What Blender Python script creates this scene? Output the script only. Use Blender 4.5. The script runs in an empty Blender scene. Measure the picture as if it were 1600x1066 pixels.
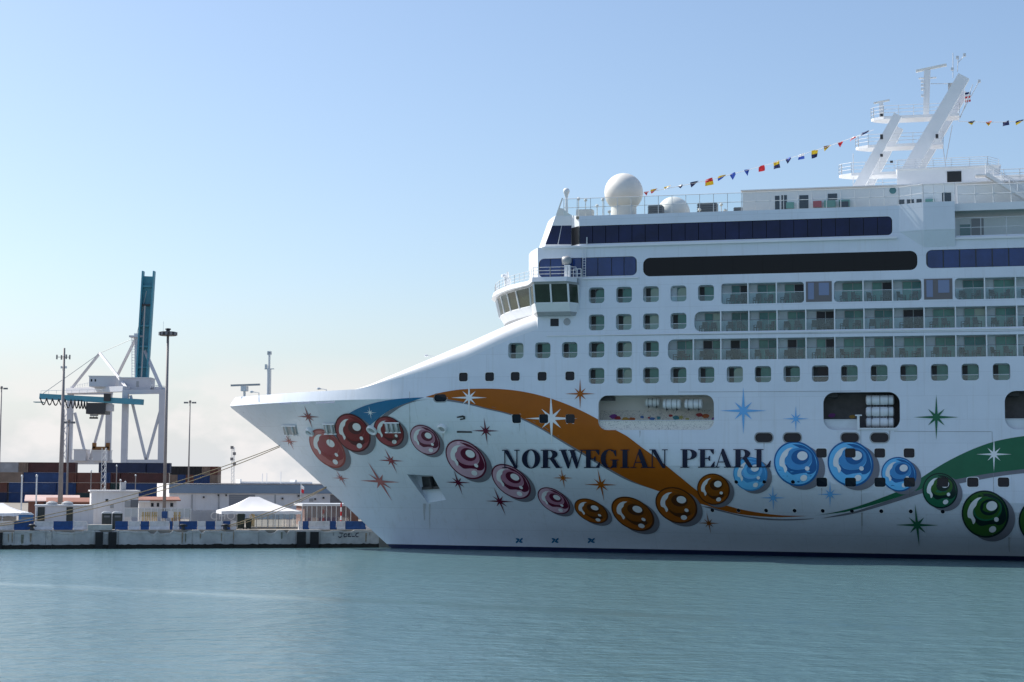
import bpy, bmesh, math, random
from mathutils import Vector, Matrix
from mathutils.geometry import delaunay_2d_cdt

rnd = random.Random(7)
R = math.radians
scene = bpy.context.scene
col = scene.collection

# ------------------------------------------------------------------ camera
F = 2700.0          # focal length in pixels of a 1600 px wide frame
YH = 757.0          # horizon row
CAM_H = 7.45        # metres above the water
ROLL = R(-0.3)
PHI = math.atan((YH - 533.0) / F)
R0 = Vector((1, 0, 0)); U0 = Vector((0, -math.sin(PHI), math.cos(PHI))); F0 = Vector((0, math.cos(PHI), math.sin(PHI)))
cam_right = math.cos(ROLL) * R0 - math.sin(ROLL) * U0
cam_up = math.sin(ROLL) * R0 + math.cos(ROLL) * U0
CAM = Vector((0, 0, CAM_H))
cd = bpy.data.cameras.new('camera'); cam = bpy.data.objects.new('camera', cd); col.objects.link(cam)
cd.sensor_width = 36.0; cd.lens = F / 1600.0 * 36.0; cd.clip_start = 1.0; cd.clip_end = 20000.0
m = Matrix((cam_right, cam_up, -F0)).transposed().to_4x4(); m.translation = CAM
cam.matrix_world = m
scene.camera = cam

# ------------------------------------------------------------------ light
SUN_BETA, SUN_EL = R(28), R(44)      # left of and behind the ship
sdir = Vector((-math.cos(SUN_BETA) * math.cos(SUN_EL), math.sin(SUN_BETA) * math.cos(SUN_EL), math.sin(SUN_EL)))
world = bpy.data.worlds.new('World'); scene.world = world; world.use_nodes = True
wt = world.node_tree; wn = wt.nodes; wl = wt.links
bg = wn['Background']; bg.inputs['Strength'].default_value = 0.113
sky = wn.new('ShaderNodeTexSky'); sky.sky_type = 'NISHITA'; sky.sun_disc = False
sky.sun_elevation = SUN_EL; sky.sun_rotation = math.atan2(sdir.x, sdir.y)
sky.altitude = 0; sky.air_density = 1.0; sky.dust_density = 1.5; sky.ozone_density = 3.0
# low cumulus near the horizon, from direction-space noise
tc = wn.new('ShaderNodeTexCoord')
mp = wn.new('ShaderNodeMapping'); mp.inputs['Scale'].default_value = (7, 7, 13); mp.inputs['Location'].default_value = (0.35, 0.1, 0.25)
nz = wn.new('ShaderNodeTexNoise'); nz.inputs['Scale'].default_value = 1.6; nz.inputs['Detail'].default_value = 9; nz.inputs['Roughness'].default_value = 0.55
cr = wn.new('ShaderNodeValToRGB'); cr.color_ramp.elements[0].position = 0.47; cr.color_ramp.elements[1].position = 0.56
sx = wn.new('ShaderNodeSeparateXYZ')
er = wn.new('ShaderNodeMapRange'); er.inputs['From Min'].default_value = 0.04; er.inputs['From Max'].default_value = 0.075
er.inputs['To Min'].default_value = 1.0; er.inputs['To Max'].default_value = 0.0; er.clamp = True
mul = wn.new('ShaderNodeMath'); mul.operation = 'MULTIPLY'
mul2 = wn.new('ShaderNodeMath'); mul2.operation = 'MULTIPLY'; mul2.inputs[1].default_value = 0.8
mx = wn.new('ShaderNodeMixRGB'); mx.inputs['Color2'].default_value = (5.75, 5.55, 5.5, 1)
wl.new(tc.outputs['Generated'], mp.inputs['Vector']); wl.new(mp.outputs['Vector'], nz.inputs['Vector'])
wl.new(nz.outputs['Fac'], cr.inputs['Fac']); wl.new(tc.outputs['Generated'], sx.inputs['Vector'])
wl.new(sx.outputs['Z'], er.inputs['Value']); wl.new(cr.outputs['Color'], mul.inputs[0]); wl.new(er.outputs['Result'], mul.inputs[1])
# pale haze low round the whole horizon
hz = wn.new('ShaderNodeMapRange'); hz.interpolation_type = 'SMOOTHSTEP'; hz.inputs['From Min'].default_value = -0.02; hz.inputs['From Max'].default_value = 0.13
hz.inputs['To Min'].default_value = 0.9; hz.inputs['To Max'].default_value = 0.0; wl.new(sx.outputs['Z'], hz.inputs['Value'])
hm = wn.new('ShaderNodeMixRGB'); hm.inputs['Color2'].default_value = (4.75, 4.98, 5.35, 1)
wl.new(hz.outputs['Result'], hm.inputs['Fac']); wl.new(sky.outputs['Color'], hm.inputs['Color1'])
wl.new(mul.outputs[0], mul2.inputs[0]); wl.new(mul2.outputs[0], mx.inputs['Fac']); wl.new(hm.outputs['Color'], mx.inputs['Color1'])
wl.new(mx.outputs['Color'], bg.inputs['Color'])
sl = bpy.data.lights.new('sun', 'SUN'); sl.energy = 4.3; sl.angle = R(0.53); sl.color = (1.0, 0.95, 0.87)
so = bpy.data.objects.new('sun', sl); col.objects.link(so); so.rotation_euler = (-sdir).to_track_quat('-Z', 'Y').to_euler()
so.location = (-60, 60, 120)
vs = scene.view_settings
vs.view_transform = 'Standard'; vs.look = 'None'; vs.gamma = 1.0; vs.use_curve_mapping = False
vs.exposure = 0.53

# ------------------------------------------------------------------ materials
def mat(name, color, rough=0.5, metal=0.0, spec=0.5, noise=0.0, nscale=1.0, bump=0.0, bscale=4.0, alpha=1.0, streak=0.0):
    m = bpy.data.materials.new(name); m.use_nodes = True
    t = m.node_tree; b = t.nodes['Principled BSDF']
    b.inputs['Base Color'].default_value = (*color, 1); b.inputs['Roughness'].default_value = rough
    b.inputs['Metallic'].default_value = metal; b.inputs['Specular IOR Level'].default_value = spec
    tcn = None
    if noise or bump or streak:
        tcn = t.nodes.new('ShaderNodeTexCoord')
    if noise:
        n = t.nodes.new('ShaderNodeTexNoise'); n.inputs['Scale'].default_value = nscale; n.inputs['Detail'].default_value = 6; n.inputs['Roughness'].default_value = 0.6
        t.links.new(tcn.outputs['Object'], n.inputs['Vector'])
        r = t.nodes.new('ShaderNodeMapRange'); r.inputs['From Min'].default_value = 0.3; r.inputs['From Max'].default_value = 0.7
        r.inputs['To Min'].default_value = 1 - noise; r.inputs['To Max'].default_value = 1 + noise * 0.5
        t.links.new(n.outputs['Fac'], r.inputs['Value'])
        x = t.nodes.new('ShaderNodeMixRGB'); x.blend_type = 'MULTIPLY'; x.inputs['Fac'].default_value = 1; x.inputs['Color1'].default_value = (*color, 1)
        t.links.new(r.outputs['Result'], x.inputs['Color2']); t.links.new(x.outputs['Color'], b.inputs['Base Color'])
        if streak:
            mpn = t.nodes.new('ShaderNodeMapping'); mpn.inputs['Scale'].default_value = (2.2, 2.2, 0.12)
            n2 = t.nodes.new('ShaderNodeTexNoise'); n2.inputs['Scale'].default_value = 1.0; n2.inputs['Detail'].default_value = 5
            t.links.new(tcn.outputs['Object'], mpn.inputs['Vector']); t.links.new(mpn.outputs['Vector'], n2.inputs['Vector'])
            r2 = t.nodes.new('ShaderNodeMapRange'); r2.inputs['From Min'].default_value = 0.55; r2.inputs['From Max'].default_value = 0.8
            r2.inputs['To Min'].default_value = 0; r2.inputs['To Max'].default_value = streak
            t.links.new(n2.outputs['Fac'], r2.inputs['Value'])
            x2 = t.nodes.new('ShaderNodeMixRGB'); x2.inputs['Color2'].default_value = (color[0] * 0.6, color[1] * 0.55, color[2] * 0.45, 1)
            t.links.new(r2.outputs['Result'], x2.inputs['Fac']); t.links.new(x.outputs['Color'], x2.inputs['Color1'])
            t.links.new(x2.outputs['Color'], b.inputs['Base Color'])
    if bump:
        n = t.nodes.new('ShaderNodeTexNoise'); n.inputs['Scale'].default_value = bscale; n.inputs['Detail'].default_value = 4
        t.links.new(tcn.outputs['Object'], n.inputs['Vector'])
        bp = t.nodes.new('ShaderNodeBump'); bp.inputs['Strength'].default_value = bump; bp.inputs['Distance'].default_value = 0.1
        t.links.new(n.outputs['Fac'], bp.inputs['Height']); t.links.new(bp.outputs['Normal'], b.inputs['Normal'])
    if alpha < 1:
        b.inputs['Alpha'].default_value = alpha
    return m

M = {}
M['hull'] = mat('hull_paint', (0.70, 0.75, 0.82), 0.3, noise=0.06, nscale=0.25, bump=0.04, bscale=0.5, streak=0.22)
M['white'] = mat('white_paint', (0.76, 0.78, 0.80), 0.35, noise=0.05, nscale=0.6)
M['cream'] = mat('cream_paint', (0.76, 0.745, 0.70), 0.5, noise=0.06, nscale=0.8)
M['navy'] = mat('boot_navy', (0.012, 0.02, 0.07), 0.35, noise=0.2, nscale=0.8)
M['letter'] = mat('letter_navy', (0.012, 0.014, 0.04), 0.4, spec=0.25)
M['band_glass'] = mat('band_glass', (0.008, 0.014, 0.065), 0.12, spec=0.3, noise=0.4, nscale=0.4)
M['black_glass'] = mat('black_glass', (0.004, 0.005, 0.007), 0.25, spec=0.25)
M['sky_tint_glass'] = mat('sky_tint_glass', (0.02, 0.045, 0.16), 0.06, noise=0.35, nscale=0.5)  # navy tint; the sky's reflected blue is put into the base colour
M['dark_glass'] = mat('dark_glass', (0.01, 0.016, 0.026), 0.15, spec=0.22)
M['bridge_glass'] = mat('bridge_glass', (0.03, 0.045, 0.028), 0.08, noise=0.4, nscale=0.7)
M['door_teal'] = mat('door_teal', (0.045, 0.19, 0.19), 0.1, spec=0.4, noise=0.35, nscale=0.5)
M['door_green'] = mat('door_green', (0.10, 0.28, 0.24), 0.12, spec=0.4, noise=0.3, nscale=0.5)
M['door_pale'] = mat('door_pale', (0.36, 0.46, 0.38), 0.2, noise=0.2, nscale=0.5)
M['door_black'] = mat('door_black', (0.006, 0.006, 0.007), 0.5)
M['curtain'] = mat('curtain_dark', (0.012, 0.014, 0.016), 0.5)
M['inner_wall'] = mat('balcony_wall', (0.66, 0.70, 0.74), 0.6, noise=0.08, nscale=1.0)
M['grey'] = mat('grey_metal', (0.35, 0.36, 0.37), 0.45, noise=0.1, nscale=2)
M['dark_metal'] = mat('dark_metal', (0.035, 0.036, 0.04), 0.5, noise=0.3, nscale=3)
M['rail'] = mat('rail_metal', (0.62, 0.64, 0.66), 0.35)
M['rail_dark'] = mat('rail_dark', (0.14, 0.15, 0.17), 0.4)
M['door_brown'] = mat('door_brown', (0.14, 0.13, 0.135), 0.4)
M['pale_glass'] = mat('pale_glass', (0.17, 0.22, 0.36), 0.1)
M['chair'] = mat('chair_weave', (0.055, 0.052, 0.055), 0.8, noise=0.3, nscale=9)
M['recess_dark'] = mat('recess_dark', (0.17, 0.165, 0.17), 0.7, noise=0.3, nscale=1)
M['deck_wood'] = mat('deck_surface', (0.28, 0.24, 0.18), 0.7, noise=0.15, nscale=2)

def glass_mat(name, tint, fac):
    m = bpy.data.materials.new(name); m.use_nodes = True
    t = m.node_tree; t.nodes.clear()
    o = t.nodes.new('ShaderNodeOutputMaterial'); tr = t.nodes.new('ShaderNodeBsdfTransparent'); tr.inputs['Color'].default_value = (*tint, 1)
    g = t.nodes.new('ShaderNodeBsdfGlossy'); g.inputs['Roughness'].default_value = 0.05; g.inputs['Color'].default_value = (0.9, 0.95, 1, 1)
    mxs = t.nodes.new('ShaderNodeMixShader'); mxs.inputs['Fac'].default_value = fac
    t.links.new(tr.outputs[0], mxs.inputs[1]); t.links.new(g.outputs[0], mxs.inputs[2]); t.links.new(mxs.outputs[0], o.inputs['Surface'])
    return m
M['rail_glass'] = glass_mat('rail_glass', (0.84, 0.94, 0.95), 0.05)
M['clear_glass'] = glass_mat('clear_glass', (0.9, 0.95, 0.95), 0.07)
M['chain_link'] = glass_mat('chain_link', (0.70, 0.70, 0.68), 0.12)

def paint(name, c): return mat(name, c, 0.36, spec=0.25, noise=0.1, nscale=0.5)
PC = {
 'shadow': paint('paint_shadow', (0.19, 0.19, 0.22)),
 'white': paint('paint_white', (0.82, 0.82, 0.82)),
 'red': paint('paint_red', (0.20, 0.014, 0.018)), 'red_l': paint('paint_red_light', (0.31, 0.05, 0.06)), 'red_d': paint('paint_red_dark', (0.065, 0.004, 0.01)),
 'pinkred': paint('paint_pink_red', (0.47, 0.16, 0.15)), 'pinkred_d': paint('paint_pink_red_dark', (0.30, 0.06, 0.055)),
 'mauve': paint('paint_mauve', (0.44, 0.20, 0.28)), 'mauve_d': paint('paint_mauve_dark', (0.11, 0.006, 0.03)), 'mauve_l': paint('paint_mauve_light', (0.62, 0.40, 0.48)),
 'orange': paint('paint_orange', (0.37, 0.098, 0.004)), 'orange_d': paint('paint_orange_dark', (0.085, 0.028, 0.006)), 'orange_m': paint('paint_orange_mid', (0.25, 0.075, 0.004)),
 'blue': paint('paint_blue', (0.15, 0.52, 0.86)), 'blue_d': paint('paint_blue_dark', (0.012, 0.12, 0.33)), 'blue_m': paint('paint_blue_mid', (0.06, 0.28, 0.58)),
 'teal': paint('paint_teal', (0.02, 0.16, 0.32)), 'skyb': paint('paint_sky', (0.16, 0.45, 0.80)),
 'green': paint('paint_green', (0.02, 0.14, 0.07)), 'green_d': paint('paint_green_dark', (0.004, 0.022, 0.02)), 'green_m': paint('paint_green_mid', (0.035, 0.12, 0.02)),
 'maroon': paint('paint_maroon', (0.12, 0.006, 0.03)),
}

# ------------------------------------------------------------------ projection helpers
def ray(px, py):
    x, y = px - 800.0, py - 533.0
    a = (x * math.cos(ROLL) - y * math.sin(ROLL)) / F
    b = -(x * math.sin(ROLL) + y * math.cos(ROLL)) / F
    return a * R0 + b * U0 + F0
def W(px, py, Z):
    d = ray(px, py); return CAM + d * (Z / d.y)
THETA = R(14.0)
SX = Vector((math.cos(THETA), -math.sin(THETA), 0)); SY = Vector((math.sin(THETA), math.cos(THETA), 0))
S_ORG = Vector(((1250 - 800) / F, 1, 0)) * (F / 15.45)
def P(px, py, y=0.0):
    """point of the ship's own frame on the fore-and-aft plane y metres inboard of the ship's side"""
    d = ray(px, py); t = ((S_ORG - CAM).dot(SY) + y) / d.dot(SY); q = CAM + d * t - S_ORG
    return Vector((q.dot(SX), y, q.z))
def local_ray(px, py):
    d = ray(px, py); o = CAM - S_ORG
    return Vector((o.dot(SX), o.dot(SY), o.z)), Vector((d.dot(SX), d.dot(SY), d.z))

# ------------------------------------------------------------------ mesh helpers
class MB:
    def __init__(self): self.v = []; self.f = []; self.mi = []
    def add(self, vs, fs, mi=0):
        n = len(self.v); self.v += [tuple(p) for p in vs]; self.f += [tuple(i + n for i in f) for f in fs]; self.mi += [mi] * len(fs)
        return self
    def quad(self, a, b, c, d, mi=0): return self.add([a, b, c, d], [(0, 1, 2, 3)], mi)
    def box(self, x0, y0, z0, x1, y1, z1, mi=0):
        return self.add([(x0, y0, z0), (x1, y0, z0), (x1, y1, z0), (x0, y1, z0), (x0, y0, z1), (x1, y0, z1), (x1, y1, z1), (x0, y1, z1)],
                        [(0, 3, 2, 1), (4, 5, 6, 7), (0, 1, 5, 4), (1, 2, 6, 5), (2, 3, 7, 6), (3, 0, 4, 7)], mi)
    def beam(self, a, b, w, d=None, mi=0, up=(0, 0, 1), w2=None, d2=None):
        a, b = Vector(a), Vector(b); d = w if d is None else d; w2 = w if w2 is None else w2; d2 = d if d2 is None else d2
        t = (b - a).normalized(); u = Vector(up)
        if abs(t.dot(u)) > 0.98: u = Vector((0, 1, 0))
        s = t.cross(u).normalized(); u = s.cross(t)
        vs = []
        for p, ww, dd in ((a, w, d), (b, w2, d2)):
            for i, j in ((-1, -1), (1, -1), (1, 1), (-1, 1)): vs.append(p + s * (i * ww / 2) + u * (j * dd / 2))
        return self.add(vs, [(3, 2, 1, 0), (4, 5, 6, 7), (0, 1, 5, 4), (1, 2, 6, 5), (2, 3, 7, 6), (3, 0, 4, 7)], mi)
    def tube(self, pts, r, n=8, mi=0, caps=True):
        pts = [Vector(p) for p in pts]; rr = r if isinstance(r, (list, tuple)) else [r] * len(pts)
        vs = []; fs = []
        for i, p in enumerate(pts):
            t = (pts[min(i + 1, len(pts) - 1)] - pts[max(i - 1, 0)]).normalized()
            u = Vector((0, 0, 1)) if abs(t.z) < 0.95 else Vector((1, 0, 0))
            s = t.cross(u).normalized(); u = s.cross(t)
            for k in range(n):
                a = 2 * math.pi * k / n; vs.append(p + (s * math.cos(a) + u * math.sin(a)) * rr[i])
        for i in range(len(pts) - 1):
            for k in range(n):
                k2 = (k + 1) % n; fs.append((i * n + k, i * n + k2, (i + 1) * n + k2, (i + 1) * n + k))
        if caps: fs.append(tuple(range(n))[::-1]); fs.append(tuple((len(pts) - 1) * n + k for k in range(n)))
        return self.add(vs, fs, mi)
    def lathe(self, c, prof, n=24, mi=0, axis='z'):
        c = Vector(c); vs = []; fs = []
        for r, h in prof:
            for k in range(n):
                a = 2 * math.pi * k / n
                if axis == 'z': vs.append(c + Vector((r * math.cos(a), r * math.sin(a), h)))
                else: vs.append(c + Vector((h, r * math.cos(a), r * math.sin(a))))
        for i in range(len(prof) - 1):
            for k in range(n):
                k2 = (k + 1) % n; fs.append((i * n + k, i * n + k2, (i + 1) * n + k2, (i + 1) * n + k))
        fs.append(tuple(range(n))[::-1]); fs.append(tuple((len(prof) - 1) * n + k for k in range(n)))
        return self.add(vs, fs, mi)
    def poly_prism(self, pts, y0, y1, mi=0):
        """polygon of (x, z) points extruded from y0 to y1"""
        n = len(pts); vs = [(p[0], y0, p[1]) for p in pts] + [(p[0], y1, p[1]) for p in pts]
        fs = [tuple(range(n)), tuple(range(2 * n - 1, n - 1, -1))] + [(i, n + i, n + (i + 1) % n, (i + 1) % n) for i in range(n)]
        return self.add(vs, fs, mi)
    def slab(self, pts, z0, z1, mi=0):
        n = len(pts); vs = [(p[0], p[1], z0) for p in pts] + [(p[0], p[1], z1) for p in pts]
        fs = [tuple(range(n))[::-1], tuple(range(n, 2 * n))] + [(i, (i + 1) % n, n + (i + 1) % n, n + i) for i in range(n)]
        return self.add(vs, fs, mi)
    def mesh(self, name, mats, smooth=False, fix=True):
        me = bpy.data.meshes.new(name); me.from_pydata(self.v, [], self.f)
        mats = mats if isinstance(mats, (list, tuple)) else [mats]
        for x in mats: me.materials.append(M[x] if isinstance(x, str) else x)
        me.polygons.foreach_set('material_index', self.mi)
        if fix:
            bm = bmesh.new(); bm.from_mesh(me); bmesh.ops.recalc_face_normals(bm, faces=bm.faces); bm.to_mesh(me); bm.free()
        me.polygons.foreach_set('use_smooth', [bool(smooth)] * len(me.polygons)); me.update()
        if smooth == 'auto':
            try: me.set_sharp_from_angle(angle=R(35))
            except Exception: pass
        return me
    def build(self, name, mats, parent=None, smooth=False, fix=True, loc=None, label=None):
        o = bpy.data.objects.new(name, self.mesh(name, mats, smooth, fix)); col.objects.link(o)
        if parent: o.parent = parent
        if loc is not None: o.location = loc
        if label: o['label'] = label
        return o

def place(name, me, parent=None, loc=(0, 0, 0), rz=0.0, matl=None, scale=None):
    o = bpy.data.objects.new(name, me); col.objects.link(o); o.parent = parent; o.location = loc
    if rz: o.rotation_euler.z = rz
    if scale: o.scale = scale
    if matl is not None:
        o.material_slots[0].link = 'OBJECT'; o.material_slots[0].material = matl if not isinstance(matl, str) else M[matl]
    return o
def tag(o, label, cat=None, group=None, kind=None):
    if label: o['label'] = label
    if cat: o['category'] = cat
    if group: o['group'] = group
    if kind: o['kind'] = kind
    return o
def empty(name, loc=(0, 0, 0), rz=0.0):
    o = bpy.data.objects.new(name, None); o.empty_display_size = 0.5; col.objects.link(o); o.location = loc; o.rotation_euler.z = rz; return o

def rrect(cx, cz, w, h, r, n=5):
    r = min(r, w / 2 - 1e-4, h / 2 - 1e-4); pts = []
    for qx, qz, a0 in ((1, 1, 0), (-1, 1, 90), (-1, -1, 180), (1, -1, 270)):
        for k in range(n + 1):
            a = R(a0 + 90.0 * k / n); pts.append((cx + qx * (w / 2 - r) + r * math.cos(a), cz + qz * (h / 2 - r) + r * math.sin(a)))
    return pts
def in_poly(p, poly):
    x, y = p; c = False; j = len(poly) - 1
    for i in range(len(poly)):
        xi, yi = poly[i][0], poly[i][1]; xj, yj = poly[j][0], poly[j][1]
        if (yi > y) != (yj > y) and x < (xj - xi) * (y - yi) / (yj - yi) + xi: c = not c
        j = i
    return c
def subdiv(poly, step):
    out = []
    for i in range(len(poly)):
        a = Vector(poly[i][:2]); b = Vector(poly[(i + 1) % len(poly)][:2]); n = max(1, int(math.ceil((b - a).length / step)))
        out += [tuple(a.lerp(b, k / n)) for k in range(n)]
    return out
def cdt(polys, holes, grid=None, step=1.0, lines=()):
    """triangulate the union of polys without the holes; grid = spacing of inner points"""
    vs, es = [], []; bbs = []
    def ring(poly):
        n0 = len(vs); k = len(poly)
        vs.extend(Vector(p) for p in poly); es.extend((n0 + i, n0 + (i + 1) % k) for i in range(k))
    polys = [subdiv(p, step) for p in polys]
    for p in polys: ring(p)
    xs = [q[0] for p in polys for q in p]; ys = [q[1] for p in polys for q in p]
    x0, x1, y0, y1 = min(xs), max(xs), min(ys), max(ys)
    use = []
    for h in holes:
        hx = [q[0] for q in h]; hy = [q[1] for q in h]
        if max(hx) < x0 or min(hx) > x1 or max(hy) < y0 or min(hy) > y1: continue
        use.append((h, min(hx), max(hx), min(hy), max(hy))); ring(h)
    for ln in lines:
        n0 = len(vs); vs.extend(Vector(p) for p in ln); es.extend((n0 + i, n0 + i + 1) for i in range(len(ln) - 1))
    if grid:
        nx = int((x1 - x0) / grid) + 1; ny = int((y1 - y0) / grid) + 1
        for i in range(nx + 1):
            for j in range(ny + 1):
                q = (x0 + (i + 0.5 * (j % 2)) * grid + 0.0137, y0 + j * grid + 0.0071)
                if any(in_poly(q, p) for p in polys) and not any(a < q[0] < b and c < q[1] < d and in_poly(q, h) for h, a, b, c, d in use): vs.append(Vector(q))
    res = delaunay_2d_cdt(vs, es, [], 0, 1e-5)
    ov, of = res[0], res[2]; fs = []
    for f in of:
        c = (sum(ov[i].x for i in f) / 3, sum(ov[i].y for i in f) / 3)
        if not any(in_poly(c, p) for p in polys): continue
        if any(a < c[0] < b and cc < c[1] < d and in_poly(c, h) for h, a, b, cc, d in use): continue
        fs.append(tuple(f))
    return [(v.x, v.y) for v in ov], fs
def hermite(xs, ys):
    n = len(xs); ms = []
    for i in range(n):
        if i == 0: ms.append((ys[1] - ys[0]) / (xs[1] - xs[0]))
        elif i == n - 1: ms.append((ys[-1] - ys[-2]) / (xs[-1] - xs[-2]))
        else:
            a = (ys[i] - ys[i - 1]) / (xs[i] - xs[i - 1]); b = (ys[i + 1] - ys[i]) / (xs[i + 1] - xs[i])
            ms.append(0 if a * b <= 0 else 2 * a * b / (a + b))
    def fn(x):
        if x <= xs[0]: return ys[0] + ms[0] * (x - xs[0])
        if x >= xs[-1]: return ys[-1]
        i = 0
        while xs[i + 1] < x: i += 1
        h = xs[i + 1] - xs[i]; t = (x - xs[i]) / h
        return (2 * t**3 - 3 * t * t + 1) * ys[i] + (t**3 - 2 * t * t + t) * h * ms[i] + (-2 * t**3 + 3 * t * t) * ys[i + 1] + (t**3 - t * t) * h * ms[i + 1]
    return fn

# faint welded plate seams and slight unevenness of the plating
def plate_seams(m_, k):
    t = m_.node_tree; b = t.nodes['Principled BSDF']; tcn = t.nodes.new('ShaderNodeTexCoord'); mpn = t.nodes.new('ShaderNodeMapping')
    mpn.inputs['Rotation'].default_value = (R(90), 0, 0); t.links.new(tcn.outputs['Object'], mpn.inputs['Vector'])
    br = t.nodes.new('ShaderNodeTexBrick'); br.inputs['Scale'].default_value = 1.0; br.inputs['Brick Width'].default_value = 8.2; br.inputs['Row Height'].default_value = 2.35; br.inputs['Mortar Size'].default_value = 0.035; br.inputs['Mortar Smooth'].default_value = 0.6
    br.inputs['Color1'].default_value = (1, 1, 1, 1); br.inputs['Color2'].default_value = (0.965, 0.97, 0.975, 1); br.inputs['Mortar'].default_value = (0.86, 0.86, 0.86, 1)
    t.links.new(mpn.outputs['Vector'], br.inputs['Vector'])
    src = b.inputs['Base Color'].links[0].from_socket
    x = t.nodes.new('ShaderNodeMixRGB'); x.blend_type = 'MULTIPLY'; x.inputs['Fac'].default_value = k
    t.links.new(src, x.inputs['Color1']); t.links.new(br.outputs['Color'], x.inputs['Color2']); t.links.new(x.outputs['Color'], b.inputs['Base Color'])
plate_seams(M['hull'], 0.8)
# ================================================================== SETTING: water, ground, quay
GZ = 2.06                                  # height of the quay above the water
QA = R(14.7)
QX = Vector((math.cos(QA), math.sin(QA), 0)); QY = Vector((-math.sin(QA), math.cos(QA), 0))
Q_ORG = Vector((-800 / F * 193.0, 193.0, 0))
def Q(px, py, y=0.0):
    """point of the quay's own frame on the plane y metres inland of the quay edge"""
    d = ray(px, py); t = ((Q_ORG - CAM).dot(QY) + y) / d.dot(QY); q = CAM + d * t - Q_ORG
    return Vector((q.dot(QX), y, q.z))
def q2w(x, y, z=0): return Q_ORG + QX * x + QY * y + Vector((0, 0, z))
def s2w(x, y, z=0): return S_ORG + SX * x + SY * y + Vector((0, 0, z))

# water --------------------------------------------------------------
wm = bpy.data.materials.new('harbour_water'); wm.use_nodes = True
t = wm.node_tree; b = t.nodes['Principled BSDF']
b.inputs['Base Color'].default_value = (0.085, 0.163, 0.18, 1); b.inputs['Roughness'].default_value = 0.17; b.inputs['IOR'].default_value = 1.333
g = t.nodes.new('ShaderNodeNewGeometry')
def wnoise(scale, rot, detail, rough):
    mpn = t.nodes.new('ShaderNodeMapping'); mpn.inputs['Scale'].default_value = scale; mpn.inputs['Rotation'].default_value = (0, 0, rot)
    n = t.nodes.new('ShaderNodeTexNoise'); n.inputs['Scale'].default_value = 1; n.inputs['Detail'].default_value = detail; n.inputs['Roughness'].default_value = rough
    t.links.new(g.outputs['Position'], mpn.inputs['Vector']); t.links.new(mpn.outputs['Vector'], n.inputs['Vector']); return n
def math_node(op, a, bb=None):
    n = t.nodes.new('ShaderNodeMath'); n.operation = op
    for i, q in enumerate((a, bb)):
        if q is None: continue
        if isinstance(q, (int, float)): n.inputs[i].default_value = q
        else: t.links.new(q, n.inputs[i])
    return n.outputs[0]
n1 = wnoise((0.7, 0.95, 1), 0.25, 3, 0.5); n2 = wnoise((2.4, 4.2, 1), -0.35, 3, 0.55); n3 = wnoise((0.2, 0.3, 1), 0.1, 2, 0.5)
h = math_node('ADD', math_node('MULTIPLY', n1.outputs['Fac'], 0.55), math_node('MULTIPLY', n2.outputs['Fac'], 0.17))
h = math_node('ADD', h, math_node('MULTIPLY', n3.outputs['Fac'], 0.8))
# a smooth slick left by a passing boat: the ripples die down along one wandering line
pos = t.nodes.new('ShaderNodeSeparateXYZ'); t.links.new(g.outputs['Position'], pos.inputs['Vector'])
wob = wnoise((0.05, 0.05, 1), 0, 3, 0.5)
line = math_node('ADD', math_node('SUBTRACT', pos.outputs['Y'], math_node('MULTIPLY', pos.outputs['X'], -0.62)), math_node('MULTIPLY', wob.outputs['Fac'], 9.0))
dist = math_node('ABSOLUTE', math_node('SUBTRACT', line, 109.1))
mr = t.nodes.new('ShaderNodeMapRange'); mr.inputs['From Min'].default_value = 0.6; mr.inputs['From Max'].default_value = 3.4
mr.inputs['To Min'].default_value = 0.12; mr.inputs['To Max'].default_value = 1.0; t.links.new(dist, mr.inputs['Value'])
big = wnoise((0.012, 0.03, 1), 0.2, 3, 0.5)
amp = t.nodes.new('ShaderNodeMapRange'); amp.inputs['From Min'].default_value = 0.35; amp.inputs['From Max'].default_value = 0.65
amp.inputs['To Min'].default_value = 0.6; amp.inputs['To Max'].default_value = 1.2; t.links.new(big.outputs['Fac'], amp.inputs['Value'])
bp = t.nodes.new('ShaderNodeBump'); bp.inputs['Distance'].default_value = 0.7
t.links.new(h, bp.inputs['Height']); t.links.new(math_node('MULTIPLY', mr.outputs['Result'], math_node('MULTIPLY', amp.outputs['Result'], 0.85)), bp.inputs['Strength'])
t.links.new(bp.outputs['Normal'], b.inputs['Normal'])
wb = MB(); wb.quad((-2500, -300, 0), (2500, -300, 0), (2500, 5000, 0), (-2500, 5000, 0))
tag(wb.build('water', wm), None, kind='structure')

# ground and quay ----------------------------------------------------
M['concrete'] = mat('quay_concrete', (0.52, 0.50, 0.48), 0.85, noise=0.3, nscale=0.6, bump=0.4, bscale=3, streak=0.5)
M['concrete_light'] = mat('quay_edge', (0.55, 0.51, 0.46), 0.9, noise=0.25, nscale=1.2, bump=0.5, bscale=4)
M['weed'] = mat('tide_weed', (0.022, 0.02, 0.016), 0.8, noise=0.4, nscale=2, bump=0.5, bscale=5)
M['asphalt'] = mat('yard_paving', (0.26, 0.235, 0.20), 0.9, noise=0.2, nscale=0.15)
M['rubber'] = mat('fender_rubber', (0.012, 0.012, 0.013), 0.7, noise=0.3, nscale=4)
corner = q2w(Q(592, 850).x, 0)
def s_loc(w): q = w - S_ORG; return q.dot(SX), q.dot(SY)
cx_, cy_ = s_loc(corner)
inner = s2w(cx_ + 3.5, 36.0)
gp = [q2w(-260, 0.3), corner + QY * 0.3, inner, s2w(260, 36.0), Vector((700, 3000, 0)), Vector((-1500, 3000, 0))]
gb = MB(); gb.slab([(p.x, p.y) for p in gp], -2.0, GZ)
tag(gb.build('ground', 'asphalt'), None, kind='structure')
quay = empty('quay_wall', Q_ORG, QA); tag(quay, None, kind='structure')
qx_end = Q(592, 850).x
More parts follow.
